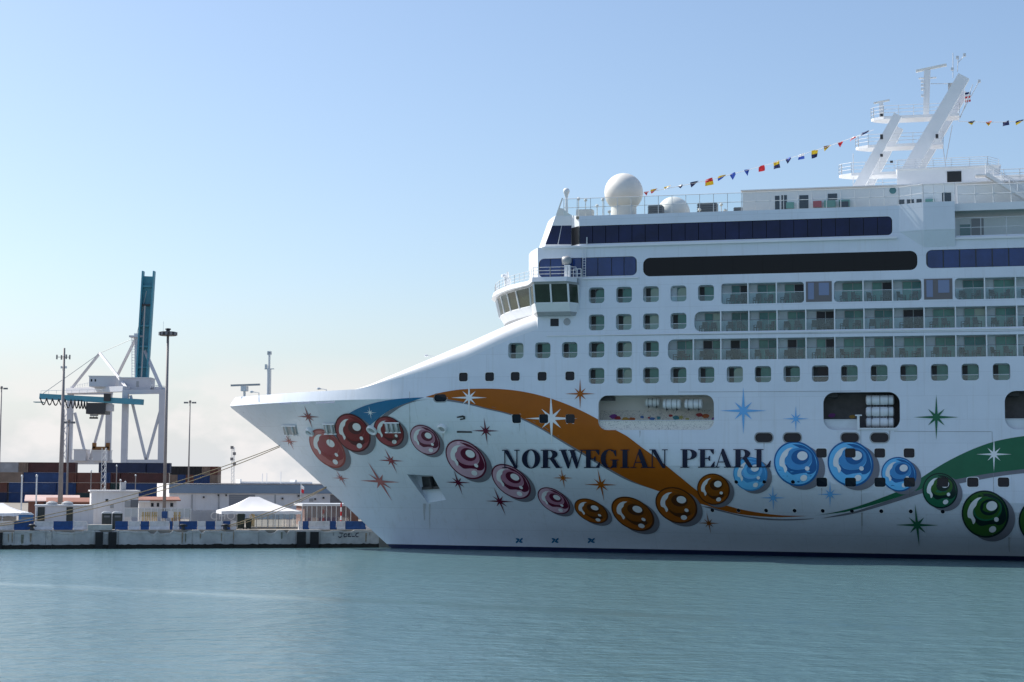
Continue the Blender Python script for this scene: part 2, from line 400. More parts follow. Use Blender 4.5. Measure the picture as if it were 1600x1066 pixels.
r2 = random.Random(3)
seams = [-260, -200, -150, -110, -80, -55, -40, -26, -14] + [Q(p, 850).x for p in (-30, 22, 71, 81, 148, 185, 300, 365, 404, 462, 500)] + [qx_end]
for i in range(len(seams) - 1):
    x0, x1 = seams[i] + 0.015, seams[i + 1] - 0.015
    n = max(2, int((x1 - x0) / 0.35)); base = r2.uniform(-0.05, 0.04); dy = r2.uniform(-0.04, 0.04)
    top = []
    chip = 0.0
    for k in range(n + 1):
        if r2.random() < 0.22: chip = r2.choice([0, 0, 0.08, 0.2, 0.36])
        top.append((x0 + (x1 - x0) * k / n, GZ - 0.02 + base - chip * r2.uniform(0.6, 1)))
    wall = MB(); wall.poly_prism([(x0, 0.42), (x1, 0.42)] + top[::-1], dy, 0.36)
    wall.build('wall_panel', 'concrete', quay)
    wd = MB(); wd.poly_prism([(x0 - .015, -1.5), (x1 + .015, -1.5)] + [(x, 0.40 + r2.uniform(-0.07, 0.12)) for x, z in top[::-1]], dy - 0.035, 0.32)
    wd.build('tide_line', 'weed', quay)
    cp = MB(); n = len(top)
    lo_ = [(x, dy - 0.05, z - 0.16 - r2.uniform(0, .1)) for x, z in top]; mi_ = [(x, dy - 0.03, z - 0.14) for x, z in top]; hi_ = [(x, dy + 0.62 + r2.uniform(-.12, .1), z + 0.03) for x, z in top]; bk_ = [(x, 1.1, GZ + 0.01) for x, z in top]
    cp.add(lo_ + mi_ + hi_ + bk_, [(j * n + i, j * n + i + 1, (j + 1) * n + i + 1, (j + 1) * n + i) for j in range(3) for i in range(n - 1)])
    cp.build('edge_capping', 'concrete_light', quay)

# wharf wall along the ship's far side
wh = MB(); wh.box(cx_ + 4, 35.6, -2, 260, 36.2, GZ + 0.02)
wo = wh.build('wharf_wall', 'concrete'); wo.location = S_ORG; wo.rotation_euler.z = -THETA; tag(wo, None, kind='structure')

# ================================================================== CRUISE SHIP
ship = empty('cruise_ship', S_ORG, -THETA)
tag(ship, 'large white cruise ship with painted pearls and stars along its flared bow', 'cruise ship')
HB = 16.1
STEM = [(368, 621), (358, 635), (395, 664), (432, 693.5), (470, 727), (505, 759), (540, 790), (575, 823), (612, 857), (640, 882)]
sp = sorted([(P(px, py, HB).z, P(px, py, HB).x) for px, py in STEM])
Z_TIP = sp[-2][0]; Z_TOP = sp[-1][0]
_st = hermite([a for a, b in sp[:-1]], [b for a, b in sp[:-1]])
def xstem(z):
    if z > Z_TIP: return sp[-2][1] + (sp[-1][1] - sp[-2][1]) * min(1.0, (z - Z_TIP) / (Z_TOP - Z_TIP))
    return _st(z)
_L = hermite([-2, 0, 3, 6, 10, 17, 18], [190, 150, 105, 80, 56, 37, 36.5])
_p = hermite([-2, 0, 3, 6, 10, 17, 18], [1.15, 1.2, 1.6, 1.85, 2.05, 2.2, 2.2])
def yl(x, z):
    zz = min(max(z, -2), 17.5); u = (x - xstem(min(z, Z_TOP))) / _L(zz)
    if u <= 0: return HB
    if u >= 1: return 0.0
    return HB * (1 - u) ** _p(zz)
def hp(px, py):
    o, d = local_ray(px, py)
    def gg(y):
        q = o + d * ((y - o.y) / d.y); return y - yl(q.x, q.z), q
    y = -0.4; g0 = gg(y)[0]; step = 0.4
    while y < HB:
        g1, q = gg(min(y + step, HB))
        if g1 >= 0:
            a, bq = y, min(y + step, HB)
            for _ in range(22):
                mid = (a + bq) / 2
                if gg(mid)[0] >= 0: bq = mid
                else: a = mid
            return gg(bq)[1]
        y += step
    return gg(HB)[1]
def hn(x, z):
    e = 0.05; gx = (yl(x + e, z) - yl(x - e, z)) / (2 * e); gz = (yl(x, z + e) - yl(x, z - e)) / (2 * e)
    return Vector((gx, -1, gz)).normalized()
def proj(q):
    w = s2w(q[0], q[1], q[2]) - CAM; k = F / w.dot(F0)
    return (800 + w.dot(cam_right) * k, 533 - w.dot(cam_up) * k)

XR = 40.0
x840 = P(840, 480).x; x905 = P(905, 385).x
z12 = P(905, 385.5).z
zbp = [hp(*p) for p in ((366, 621), (420, 616.8), (480, 612.6), (520, 610.4), (560, 608.2), (600, 606.5), (640, 605))]
_zb = hermite([q.x for q in zbp], [q.z for q in zbp])
def zb(x): return _zb(x)
zwp = [hp(*p) for p in ((556, 608.5), (575, 602), (600, 590.5), (650, 567.5), (700, 544.5), (750, 522), (800, 500), (840, 485))]
_zw = hermite([q.x for q in zwp], [q.z for q in zwp])
XW = zwp[0].x
def zw(x): return _zw(x)
def rw(x): return min(2.0, max(0.02, 0.42 * (zw(x) - zb(x))))

HOLES = []          # (x, z) polygons cut in the ship's side
HOLE_PX = []
def hole(poly):
    HOLES.append(poly); HOLE_PX.append([proj((x, yl(x, z), z)) for x, z in poly]); return poly

# --- cabin windows (rounded openings with a rail and a glazed door behind) -----------
zA, zB, zC, zD = P(1017, 459.6).z, P(1017, 502.3).z, P(932, 546.2).z, P(1237, 584.2).z
CW, CH, CR_ = 1.66, 1.66, 0.36
cab = []
for px in (932, 975, 1017, 1060, 1103): cab.append((P(px, 460).x, zA))
for px in (932, 974.5, 1017, 1060): cab.append((P(px, 503).x, zB))
for px in (806, 848, 890, 932, 975, 1017): cab.append((P(px, 546).x, zC))
for px in (932, 975, 1017, 1060, 1103.5, 1148, 1192, 1237, 1281.5, 1327, 1373.5, 1420, 1468, 1516, 1565): cab.append((P(px, 585).x, zD))
xx = cab[-1][0] + 3.04
while xx < XR - 2: cab.append((xx, zD)); xx += 3.04
for x, z in cab: hole(rrect(x, z, CW, CH, CR_))
# --- balconies ------------------------------------------------------
DIV = [P(p, 500).x for p in (1083, 1126, 1170, 1214, 1259, 1304, 1350, 1396, 1444, 1493, 1541, 1589)]
while DIV[-1] + 3.06 < XR: DIV.append(DIV[-1] + 3.06)
rows = []
zt, zbm = P(1060, 530.3).z, P(1060, 563).z
rows.append(('C', [P(1043.5, 545).x] + DIV, zt, zbm, 0.7, 0.05))
zt, zbm = P(1100, 486.8).z, P(1100, 518.2).z
rows.append(('B', [P(1085, 500).x] + DIV[1:], zt, zbm, 0.7, 0.05))
zt, zbm = P(1130, 443.3).z, P(1130, 475.4).z
rows.append(('A', [P(p, 460).x for p in (1127, 1168.5, 1213, 1256)], zt, zbm, 0.3, 0.4))
rows.append(('A', [P(p, 456).x for p in (1303, 1348.5, 1394.5, 1440)], zt, zbm, 0.4, 0.4))
rows.append(('A', [P(p, 454).x for p in (1492, 1538.5, 1587)] + [P(1587, 454).x + 3.06], zt, zbm, 0.4, 0.4))
xa = P(1587, 454).x + 3.06 + 3.4
rows.append(('A', [xa, xa + 3.06, xa + 6.12, xa + 9.0], zt, zbm, 0.4, 0.4))
for nm, xs, z1, z0, r, rr_ in rows:
    hole(rrect((xs[0] + xs[-1]) / 2, (z0 + z1) / 2, xs[-1] - xs[0], z1 - z0, r))
# --- cabin-deck doors between row A balconies
adoor = [(P(1258.5, 458).x, P(1300.5, 458).x), (P(1443, 455).x, P(1489, 455).x), (rows[4][1][-1] + 0.2, xa - 0.2)]
# --- promenade openings ---------------------------------------------
OPEN = []
for (a, c, d, e, r) in ((935, 617.5, 1115.5, 672, 0.95), (1286.5, 613, 1406, 671.8, 1.1), (1570, 610.5, 1700, 671, 1.1)):
    p0 = P(a, (d and c)); x0 = P(a, 640).x; x1 = P(d, 640).x; z1 = P((a + d) / 2, c).z; z0 = P((a + d) / 2, e).z
    OPEN.append((x0, x1, z0, z1)); hole(rrect((x0 + x1) / 2, (z0 + z1) / 2, x1 - x0, z1 - z0, r, 8))
# --- small hull windows ---------------------------------------------
SMALL = []       # (polygon, kind)
def small(px, py, w, h, r, kind='square'):
    q = hp(px, py); SMALL.append((hole(rrect(q.x, q.z, w, h, r, 4)), kind))
for px, py in ((724, 589.3), (765, 588.8), (805, 588.3), (847, 588.2), (890.5, 587.6)): small(px, py, 0.98, 0.93, 0.22)
for px in (807, 849.5, 891): small(px, 654.3, 0.98, 0.93, 0.2)
small(688, 621.8, 1.45, 0.78, 0.35, 'oblong')
for px in (1193.6, 1238, 1328, 1374.3): small(px, 684, 1.75, 0.92, 0.42, 'oblong')
for px in (1283.5, 1328.6, 1374.6, 1420.5): small(px, 708, 1.05, 0.92, 0.2)
for px in (1284, 1329, 1375, 1421, 1473, 1520, 1568): small(px, 753.6, 1.08, 0.92, 0.2)
for px in (1113, 1154, 1197, 1241.5, 1285.5, 1331, 1377, 1423, 1473): small(px, 797.4 + (px - 1113) * 0.006, 0.4, 0.4, 0.199, 'round')
for px in (1150.5, 1194.3, 1239): small(px, 753, 0.4, 0.4, 0.199, 'round')
# anchor pocket
anc = [hp(*p) for p in ((636, 741.5), (675.5, 743), (697, 781), (668, 786))]
ANC = hole([(q.x, q.z) for q in anc][::-1])
# rope slots through the bow bulwark
for a, c in ((436, 456), (465, 484), (494, 523)):
    hole([(q.x, q.z) for q in [hp(*p) for p in ((a, 632.2 - (a - 433) * 0.022), (c, 631.6 - (c - 433) * 0.022), (c, 628.8 - (c - 433) * 0.022), (a, 630.2 - (a - 433) * 0.022))]])
# deck 11 glazing
def band(px0, py0t, py0b, px1, r):
    x0 = P(px0, 420).x; x1 = P(px1, 415).x; z1 = P(px0, py0t).z; z0 = P(px0, py0b).z
    return hole(rrect((x0 + x1) / 2, (z0 + z1) / 2, x1 - x0, z1 - z0, r)), x0, x1, z0, z1
B_black = band(1005, 403.3, 432.2, 1433.5, 0.7)
B_blue1 = band(842, 404.6, 434, 995, 0.55)
xq = P(1447, 405).x; zq1 = P(1447, 391).z; zq0 = P(1447, 419.5).z
B_blue2 = (hole(rrect((xq + XR - 2) / 2, (zq0 + zq1) / 2, XR - 2 - xq, zq1 - zq0, 0.55)), xq, XR - 2, zq0, zq1)

# --- the side itself ------------------------------------------------
outer = []
zbot = 0.46
outer.append((xstem(zbot), zbot)); outer.append((XR, zbot)); outer.append((XR, z12)); outer.append((x840, z12)); outer.append((x840, zw(x840) - rw(x840)))
k = 40
for i in range(1, k + 1):
    x = x840 + (XW - x840) * i / k; outer.append((x, zw(x) - rw(x)))
xt = sp[-1][1]
for i in range(1, 25):
    x = XW + (xt + 0.05 - XW) * i / 24; outer.append((x, zb(x)))
zs = [Z_TOP - (Z_TOP - zbot) * i / 40 for i in range(1, 40)]
outer.append((xt, Z_TOP - 0.001))
for z in zs: outer.append((xstem(z), z))
def map_side(v): return (v[0], yl(v[0], v[1]), v[1])
KN = [(xstem(Z_TIP) + 0.02 + 0.5 * i, Z_TIP) for i in range(60)]
vv, ff = cdt([outer], HOLES, grid=0.9, step=0.9, lines=[KN])
hb = MB(); hb.add([map_side(v) for v in vv], ff)
hull = hb.build('hull', 'hull', ship, smooth=True, fix=False)
hull.data.set_sharp_from_angle(angle=R(11))
# far side (plain)
vv, ff = cdt([outer], [], grid=2.5, step=2.0)
hb = MB(); hb.add([(v[0], 2 * HB - yl(*v), v[1]) for v in vv], [f[::-1] for f in ff])
hb.build('far_side', 'hull', ship, smooth=True, fix=False)
# boot stripe, following the hull just proud of it
sl_ = [-1.4 + 1.86 * i / 6 for i in range(7)]
vv, ff = cdt([[(xstem(-1.4), -1.4), (XR, -1.4), (XR, 0.46)] + [(xstem(z), z) for z in sl_[:0:-1]]], [], grid=0.9, step=1.0)
hb = MB(); hb.add([map_side(v) for v in vv], ff); hb.add([(v[0], 2 * HB - yl(*v), v[1]) for v in vv], [f[::-1] for f in ff])
hb.build('boot_stripe', 'navy', ship, smooth=True, fix=False)
# whaleback: rounded shoulder and sloping top
hb = MB(); k = 44; NA = 10; prev = None
vs = []; fs = []
for i in range(k + 1):
    x = XW + (x840 + 0.3 - XW) * i / k; r = rw(x); zc = zw(x) - r; y0 = yl(min(x, x840), zc)
    prof = [(y0 + r - r * math.cos(R(90) * j / NA), zc + r * math.sin(R(90) * j / NA)) for j in range(NA + 1)]
    prof += [(y0 + r + (HB - y0 - r) * j / 4, zw(x) + 0.35 * math.sin(R(90) * j / 4)) for j in range(1, 5)]
    full = prof + [(2 * HB - a, bz) for a, bz in prof[-2::-1]]
    vs += [(x, a, bz) for a, bz in full]
n = 2 * (NA + 5) - 1
for i in range(k):
    for j in range(n - 1): fs.append((i * n + j, (i + 1) * n + j, (i + 1) * n + j + 1, i * n + j + 1))
hb.add(vs, fs); hb.build('whaleback', 'white', ship, smooth=True)
# foredeck inside the bulwark
pts = []
xs_ = [xt + 2.2 + (XW + 2 - xt - 2.2) * i / 14 for i in range(15)]
pts = [(x, yl(x, Z_TOP - 2.1) + 0.2) for x in xs_]
hb = MB(); hb.slab(pts + [(x, 2 * HB - y) for x, y in pts[::-1]], Z_TOP - 2.0, Z_TOP - 1.85); hb.build('foredeck', 'deck_wood', ship)
# ---------------------------------------------------------------- painted artwork
class Decal:
    def __init__(self): self.mb = MB(); self.mats = []
    def add(self, polys, layer, m, grid=None, step=4.0):
        m = PC[m] if m in PC else M[m]
        if m not in self.mats: self.mats.append(m)
        vv, ff = cdt(polys, HOLE_PX, grid=grid, step=step)
        used = sorted({i for f in ff for i in f}); idx = {i: k for k, i in enumerate(used)}
        pts = []
        for i in used:
            q = hp(*vv[i]); pts.append(q + hn(q.x, q.z) * (0.022 + 0.011 * layer))
        fs = []
        for f in ff:
            a, b_, c = (pts[idx[i]] for i in f)
            nrm = (b_ - a).cross(c - a); q = pts[idx[f[0]]]
            f = tuple(idx[i] for i in f)
            fs.append(f if nrm.y < 0 else f[::-1])
        self.mb.add(pts, fs, self.mats.index(m)); return self
    def done(self, name, label=None): return self.mb.build(name, self.mats, hull, smooth=True, fix=False, label=label)

def curve(pts, n=6):
    """Catmull-Rom through open point list"""
    out = []
    for i in range(len(pts) - 1):
        p0 = Vector(pts[max(i - 1, 0)]); p1 = Vector(pts[i]); p2 = Vector(pts[i + 1]); p3 = Vector(pts[min(i + 2, len(pts) - 1)])
        for k in range(n):
            s = k / n
            out.append(tuple(0.5 * ((2 * p1) + (p2 - p0) * s + (2 * p0 - 5 * p1 + 4 * p2 - p3) * s * s + (3 * p1 - p0 - 3 * p2 + p3) * s ** 3)))
    out.append(tuple(pts[-1])); return out
up = [(663, 621), (640, 622), (620, 623.5), (600, 626.5), (580, 631), (560, 638), (541, 649), (527, 664), (515, 677)]
lo = [(548, 702), (556, 690), (566, 677), (580, 663), (597, 649), (608, 641.5), (625, 633.5), (645, 626.5)]
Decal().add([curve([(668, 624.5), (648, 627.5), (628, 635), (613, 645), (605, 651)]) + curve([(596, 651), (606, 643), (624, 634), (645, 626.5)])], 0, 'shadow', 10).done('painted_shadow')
Decal().add([curve(up) + curve(lo)], 1, 'teal', 10).done('painted_swoosh', 'teal blue swoosh painted at the bow')
up = [(665, 620.5), (690, 613.5), (720, 608.8), (750, 607.5), (780, 608), (810, 611), (840, 617), (870, 626), (900, 638), (930, 653), (960, 671), (980, 682), (1000, 697), (1030, 719), (1060, 743), (1090, 767), (1115, 782), (1145, 792.5), (1180, 800), (1220, 805), (1262, 806)]
lo = [(1262, 806), (1220, 807.8), (1180, 806), (1150, 802), (1125, 796), (1095, 787), (1060, 777), (1020, 764), (985, 750), (945, 728), (910, 706.5), (875, 686), (845, 668), (815, 653), (790, 644.5), (760, 637.5), (730, 629.5), (700, 624), (682, 622)]
Decal().add([curve(up) + curve(lo)[1:]], 1, 'orange', 11).done('painted_swoosh', 'orange swoosh painted under the ship name')
sh = [(1272, 810.5), (1240, 813), (1200, 812.5), (1165, 808), (1130, 800), (1095, 791)]
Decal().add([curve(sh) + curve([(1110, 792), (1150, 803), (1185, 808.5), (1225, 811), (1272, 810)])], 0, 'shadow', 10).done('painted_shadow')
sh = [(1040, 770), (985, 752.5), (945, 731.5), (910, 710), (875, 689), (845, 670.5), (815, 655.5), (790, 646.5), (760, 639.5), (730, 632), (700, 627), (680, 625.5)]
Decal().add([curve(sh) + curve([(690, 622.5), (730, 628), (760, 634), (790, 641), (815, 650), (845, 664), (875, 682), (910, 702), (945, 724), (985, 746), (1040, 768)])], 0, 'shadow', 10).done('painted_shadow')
up = [(1272, 805.5), (1300, 801), (1340, 791), (1390, 773), (1420, 760), (1442, 745), (1470, 727), (1500, 711), (1530, 698), (1560, 688.5), (1600, 681.5), (1650, 677), (1700, 678)]
lo = [(1700, 722), (1650, 727), (1600, 733), (1560, 738), (1530, 742.5), (1500, 748), (1470, 754), (1440, 764), (1405, 776), (1360, 790), (1320, 800)]
Decal().add([curve(up) + curve(lo)], 1, 'green', 11).done('painted_swoosh', 'dark green swoosh painted aft')
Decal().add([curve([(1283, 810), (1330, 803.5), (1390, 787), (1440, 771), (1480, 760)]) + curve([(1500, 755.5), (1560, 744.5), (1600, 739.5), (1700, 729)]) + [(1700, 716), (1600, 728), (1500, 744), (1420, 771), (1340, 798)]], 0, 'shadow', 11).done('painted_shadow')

def ell(cx, cy, a, b_, rot, n=40, t0=0, t1=360):
    c, s = math.cos(R(rot)), math.sin(R(rot)); out = []
    full = (t1 - t0) >= 360
    for k in range(n if full else n + 1):
        t_ = R(t0 + (t1 - t0) * k / n); x, y = a * math.cos(t_), b_ * math.sin(t_); out.append((cx + x * c - y * s, cy + x * s + y * c))
    return out
def pearl(cx, cy, a, b_, rot, base, dark, mid, style='warm', name='painted_pearl', label=None):
    """a, b_: half axes along / across the tilt 'rot'; the inner marks live in the pearl's own unit disc"""
    c, s = math.cos(R(rot)), math.sin(R(rot))
    # map unit-disc coordinates (u right, v down) by the affine map whose image of the disc is the tilted ellipse
    A11 = a * c * c + b_ * s * s; A12 = (a - b_) * c * s; A22 = a * s * s + b_ * c * c
    def T(pts): return [(cx + A11 * u + A12 * v, cy + A12 * u + A22 * v) for u, v in pts]
    d = Decal(); sc = (a + b_) / 60.0
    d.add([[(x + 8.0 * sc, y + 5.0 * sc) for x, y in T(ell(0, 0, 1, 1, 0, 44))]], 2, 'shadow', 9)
    d.add([T(ell(0, 0, 1, 1, 0, 48))], 3, dark, 9)
    d.add([T(ell(-0.01, -0.005, 0.925, 0.925, 0, 48))], 4, base, 9)
    # darker swirl from the upper right round under the eye
    sw = curve([(-0.15, -0.86), (0.3, -0.84), (0.72, -0.55), (0.88, -0.1), (0.86, 0.25), (0.6, 0.45), (0.2, 0.42), (-0.25, 0.5), (-0.5, 0.3), (-0.48, 0.05), (-0.3, 0.22), (0.05, 0.28), (0.5, 0.16), (0.7, -0.15), (0.62, -0.5), (0.25, -0.68)], 4)
    d.add([T(sw)], 5, dark if style != 'warm' else mid, None, 4)
    d.add([T(ell(0.1, -0.22, 0.62, 0.48, -18, 32))], 6, mid if style != 'warm' else mid, None)
    d.add([T(ell(0.18, -0.3, 0.40, 0.33, -18, 28))], 7, dark, None)
    if style != 'warm':
        d.add([T(curve([(-0.45, 0.32), (-0.2, 0.5), (0.1, 0.45), (0.45, 0.4), (0.4, 0.62), (0.1, 0.72), (-0.25, 0.68), (-0.45, 0.5), (-0.45, 0.32)], 4)[:-1])], 6, base, None)
    else:
        d.add([T(curve([(-0.5, 0.12), (-0.2, 0.38), (0.2, 0.4), (0.55, 0.22), (0.62, 0.42), (0.3, 0.62), (-0.15, 0.56), (-0.5, 0.12)], 4)[:-1])], 7, dark, None)
    d.add([T(ell(0.28, -0.36, 0.235, 0.2, -18, 24))], 8, 'white', None)
    # bright crescent on the left
    cr_ = curve([(-0.12, -0.72), (-0.36, -0.66), (-0.6, -0.45), (-0.74, -0.14), (-0.74, 0.12), (-0.6, 0.2), (-0.52, 0.42), (-0.42, 0.26), (-0.52, 0.02), (-0.5, -0.2), (-0.38, -0.36), (-0.3, -0.56), (-0.12, -0.72)], 4)[:-1]
    d.add([T(cr_)], 7, 'white', None)
    d.add([T(ell(0.47, 0.2, 0.1, 0.1, 0, 14))], 8, 'white', None)
    d.add([T(ell(0.3, 0.62, 0.16, 0.13, -30, 16))], 8, 'white', None)
    return d.done(name, label)
pearl(512, 700.5, 36, 21.5, 49, 'pinkred', 'pinkred_d', 'red_l')
pearl(551.5, 676, 33, 25, 52, 'red_l', 'red_d', 'red')
pearl(608, 674, 26.5, 21, 45, 'red_l', 'red_d', 'red')
pearl(664.5, 687, 27, 19.5, 45, 'mauve_l', 'mauve_d', 'mauve', 'cool')
pearl(728.5, 717.5, 37, 25, 42, 'mauve_l', 'mauve_d', 'mauve', 'cool')
pearl(799, 752, 35.5, 21, 38, 'mauve_l', 'mauve_d', 'mauve', 'cool')
pearl(865.5, 782, 28.5, 16.5, 34, 'mauve_l', 'mauve_d', 'mauve', 'cool')
pearl(924, 798, 28.5, 16.5, 27, 'orange', 'orange_d', 'orange_m')
pearl(989, 802.5, 36.5, 23, 30, 'orange', 'orange_d', 'orange_m')
pearl(1057, 789, 34.5, 26.5, 28, 'orange', 'orange_d', 'orange_m')
pearl(1115, 764, 26, 24, 25, 'orange', 'orange_d', 'orange_m')
pearl(1172.5, 740.5, 27, 26, 30, 'blue', 'blue_m', 'skyb', 'cool')
pearl(1244.5, 724.5, 36.5, 33.5, 40, 'blue', 'blue_d', 'blue_m', 'cool')
pearl(1329, 724.5, 37, 34.5, 40, 'blue', 'blue_d', 'blue_m', 'cool')
pearl(1404.5, 741, 28, 26.5, 30, 'blue', 'blue_d', 'blue_m', 'cool')
pearl(1469, 766.5, 28, 27, 40, 'green', 'green_d', 'green_m', 'cool')
pearl(1539.5, 803, 37.5, 36, 40, 'green_m', 'green_d', 'green', 'cool')
pearl(1629, 815, 38, 36.5, 40, 'green_m', 'green_d', 'green', 'cool')
pearl(1720, 800, 36, 35, 40, 'green_m', 'green_d', 'green', 'cool')

def star(cx, cy, rad, m, skew=0.0, layer=3, diag=0.52, rot=0.0):
    pts = []
    for k in range(16):
        a = R(rot + 22.5 * k)
        r = rad if k % 4 == 0 else (rad * diag if k % 2 == 0 else rad * 0.155)
        x, y = r * math.sin(a), -r * math.cos(a)
        pts.append((cx + x + skew * y, cy + y + 0.07 * abs(skew) * x))
    Decal().add([pts], layer, m, None, 4).done('painted_star')
for a in ((482, 651, 18, 'red', .35), (452.5, 689.5, 14, 'pinkred', .55), (533, 747, 13.5, 'pinkred', .6), (594, 752, 31, 'pinkred', .62), (611, 719.5, 20, 'red_l', .5),
          (759, 673, 21.5, 'maroon', .13), (716, 753.5, 20, 'maroon', .35), (781, 783, 22.5, 'maroon', .42),
          (879.5, 746.5, 16, 'orange', .18), (939, 757, 25.5, 'orange', .2), (906.5, 615.5, 24, 'orange', 0), (1107.5, 817, 17, 'orange_m', .2),
          (578.5, 644.5, 10.5, 'white', .2), (733, 621.5, 28, 'white', 0), (861.5, 654, 41, 'white', .02),
          (1161.5, 642, 37, 'skyb', 0), (1243.5, 654.5, 21, 'skyb', 0), (1208, 777.5, 20, 'skyb', .03), (1297, 772, 20, 'skyb', 0),
          (1463, 652, 35.5, 'green', 0), (1433, 820, 33.5, 'green', .1), (1553, 710, 27.5, 'white', 0)):
    star(a[0], a[1], a[2], a[3], a[4], 3 if a[3] != 'white' else 2)

# ship's name in bold serif letters
TS = 0.05
def rc(x0, y0, x1, y1): return [(x0, y0), (x1, y0), (x1, y1), (x0, y1)]
def ring_sector(cx, cy, rx, ry, ix, iy, t0, t1, n=16, icx=None):
    icx = cx if icx is None else icx
    o = [(cx + rx * math.cos(R(t0 + (t1 - t0) * k / n)), cy + ry * math.sin(R(t0 + (t1 - t0) * k / n))) for k in range(n + 1)]
    i = [(icx + ix * math.cos(R(t0 + (t1 - t0) * k / n)), cy + iy * math.sin(R(t0 + (t1 - t0) * k / n))) for k in range(n + 1)]
    return o + i[::-1]
GL = {
 'N': (1.0, [rc(.13, 0, .185, 1), rc(.80, 0, .86, 1), [(.03, 1), (.33, 1), (.86, 0), (.78, -.02), (.70, 0), (.1, .98)], rc(0, .955, .3, 1), rc(.02, 0, .31, .045), rc(.68, .955, .99, 1)]),
 'O': (1.0, [ring_sector(.5, .5, .5, .525, .215, .475, 0, 180, 20), ring_sector(.5, .5, .5, .525, .215, .475, 180, 360, 20)]),
 'R': (1.1, [rc(.11, 0, .37, 1), rc(0, 0, .48, .045), rc(0, .955, .45, 1), ring_sector(.44, .745, .42, .255, .15, .205, -90, 90, 14), rc(.37, .49, .46, .54), rc(.37, .95, .46, 1), [(.46, .5), (.68, .53), (.98, .04), (1.1, .045), (1.1, 0), (.78, 0)]]),
 'W': (1.5, [[(.08, 1), (.36, 1), (.63, .22), (.55, -.02), (.49, -.02)], [(.52, -.02), (.58, -.02), (.84, .95), (.79, .97)], [(.60, 1), (.88, 1), (1.12, .22), (1.04, -.02), (.98, -.02)], [(1.0, -.02), (1.06, -.02), (1.37, 1), (1.31, 1)], rc(0, .955, .46, 1), rc(.52, .955, .96, 1), rc(1.2, .955, 1.5, 1)]),
 'E': (.92, [rc(.11, 0, .37, 1), rc(0, 0, .86, .05), rc(0, .95, .84, 1), rc(.37, .475, .62, .525), [(.60, .36), (.645, .36), (.645, .64), (.60, .64), (.52, .51), (.52, .49)], [(.84, .98), (.84, .72), (.79, .72), (.62, .97)], [(.86, .02), (.9, .32), (.85, .32), (.64, .03)]]),
 'G': (1.04, [ring_sector(.5, .5, .5, .525, .22, .475, 55, 180, 14), ring_sector(.5, .5, .5, .525, .22, .475, 180, 318, 16), rc(.66, .02, .9, .44), rc(.55, .41, 1.02, .455), [(.80, .98), (.86, .98), (.88, .64), (.83, .64), (.70, .88)]]),
 'I': (.48, [rc(.11, 0, .37, 1), rc(0, 0, .48, .045), rc(0, .955, .48, 1)]),
 'A': (1.08, [[(.46, 1.02), (.56, 1.02), (.98, 0), (.69, 0), (.42, .75)], [(.44, .92), (.5, 1.02), (.19, 0), (.135, 0)], rc(.24, .28, .8, .325), rc(0, 0, .33, .045), rc(.58, 0, 1.08, .045)]),
 'P': (.92, [rc(.11, 0, .37, 1), rc(0, 0, .48, .045), rc(0, .955, .45, 1), ring_sector(.44, .715, .46, .285, .17, .235, -90, 90, 14), rc(.37, .43, .46, .48), rc(.37, .95, .46, 1)]),
 'L': (.88, [rc(.11, 0, .37, 1), rc(0, 0, .84, .05), rc(0, .955, .48, 1), [(.82, .02), (.88, .36), (.83, .36), (.6, .03)]]),
}
def letter(ch, x0, x1, yb, yt):
    w, polys = GL[ch]
    pl = [[(x0 + (x1 - x0) * u / w, yb + (yt - yb) * v) for u, v in p] for p in polys]
    Decal().add(pl, 10, 'letter', None, 3.0).done('letter')
for ch, a, c in (('N', 785, 813), ('O', 816, 844.5), ('R', 845.5, 879), ('W', 874, 914.5), ('E', 913, 939), ('G', 939, 968), ('I', 970, 984), ('A', 985.5, 1016), ('N', 1015, 1044),
                 ('P', 1063.5, 1090), ('E', 1091, 1118), ('A', 1115, 1146), ('R', 1146, 1180), ('L', 1179, 1205)):
    letter(ch, a, c, 730.2, 702)
# thruster marks near the waterline
for px in (811.5, 867.5, 924):
    d = Decal()
    for k in range(4):
        a = R(45 + 90 * k + 8); ccx, ccy = px + 3.8 * math.cos(a), 844.3 + 2.6 * math.sin(a)
        d.add([ell(ccx, ccy, 3.3, 1.5, 45 + 90 * k if k % 2 else 20 + 90 * k, 10)], 2, 'teal')
    d.done('thruster_mark')
# bollard marks on the bow
d = Decal(); d.add([[(714, 651), (723, 649), (727, 650.5), (727, 655), (719, 656.5), (719, 654.5), (724, 653.5), (724, 652), (714, 653)]], 2, 'dark_metal'); d.done('hull_mark')
d = Decal(); d.add([[(714, 673.2), (737, 673.8), (738, 676.2), (714, 676)]], 2, 'dark_metal'); d.done('hull_slot')
# plating seams and door outlines
for pts in ([(1060, 612.6), (1200, 612), (1345, 611)], [(1397, 674), (1480, 674.3), (1549, 674.4)], [(1550, 674.5), (1552.5, 760), (1553, 800)], [(1345, 672), (1345.5, 750), (1347, 822)], [(640, 612), (640.5, 680)], [(860, 524.5), (1000, 524), (1500, 518.5), (1600, 517)]):
    hb = MB(); q = [hp(*p) for p in curve(pts, 5)]
    hb.tube([v + hn(v.x, v.z) * 0.01 for v in q], 0.022, 5); hb.build('plate_seam', 'grey', hull)

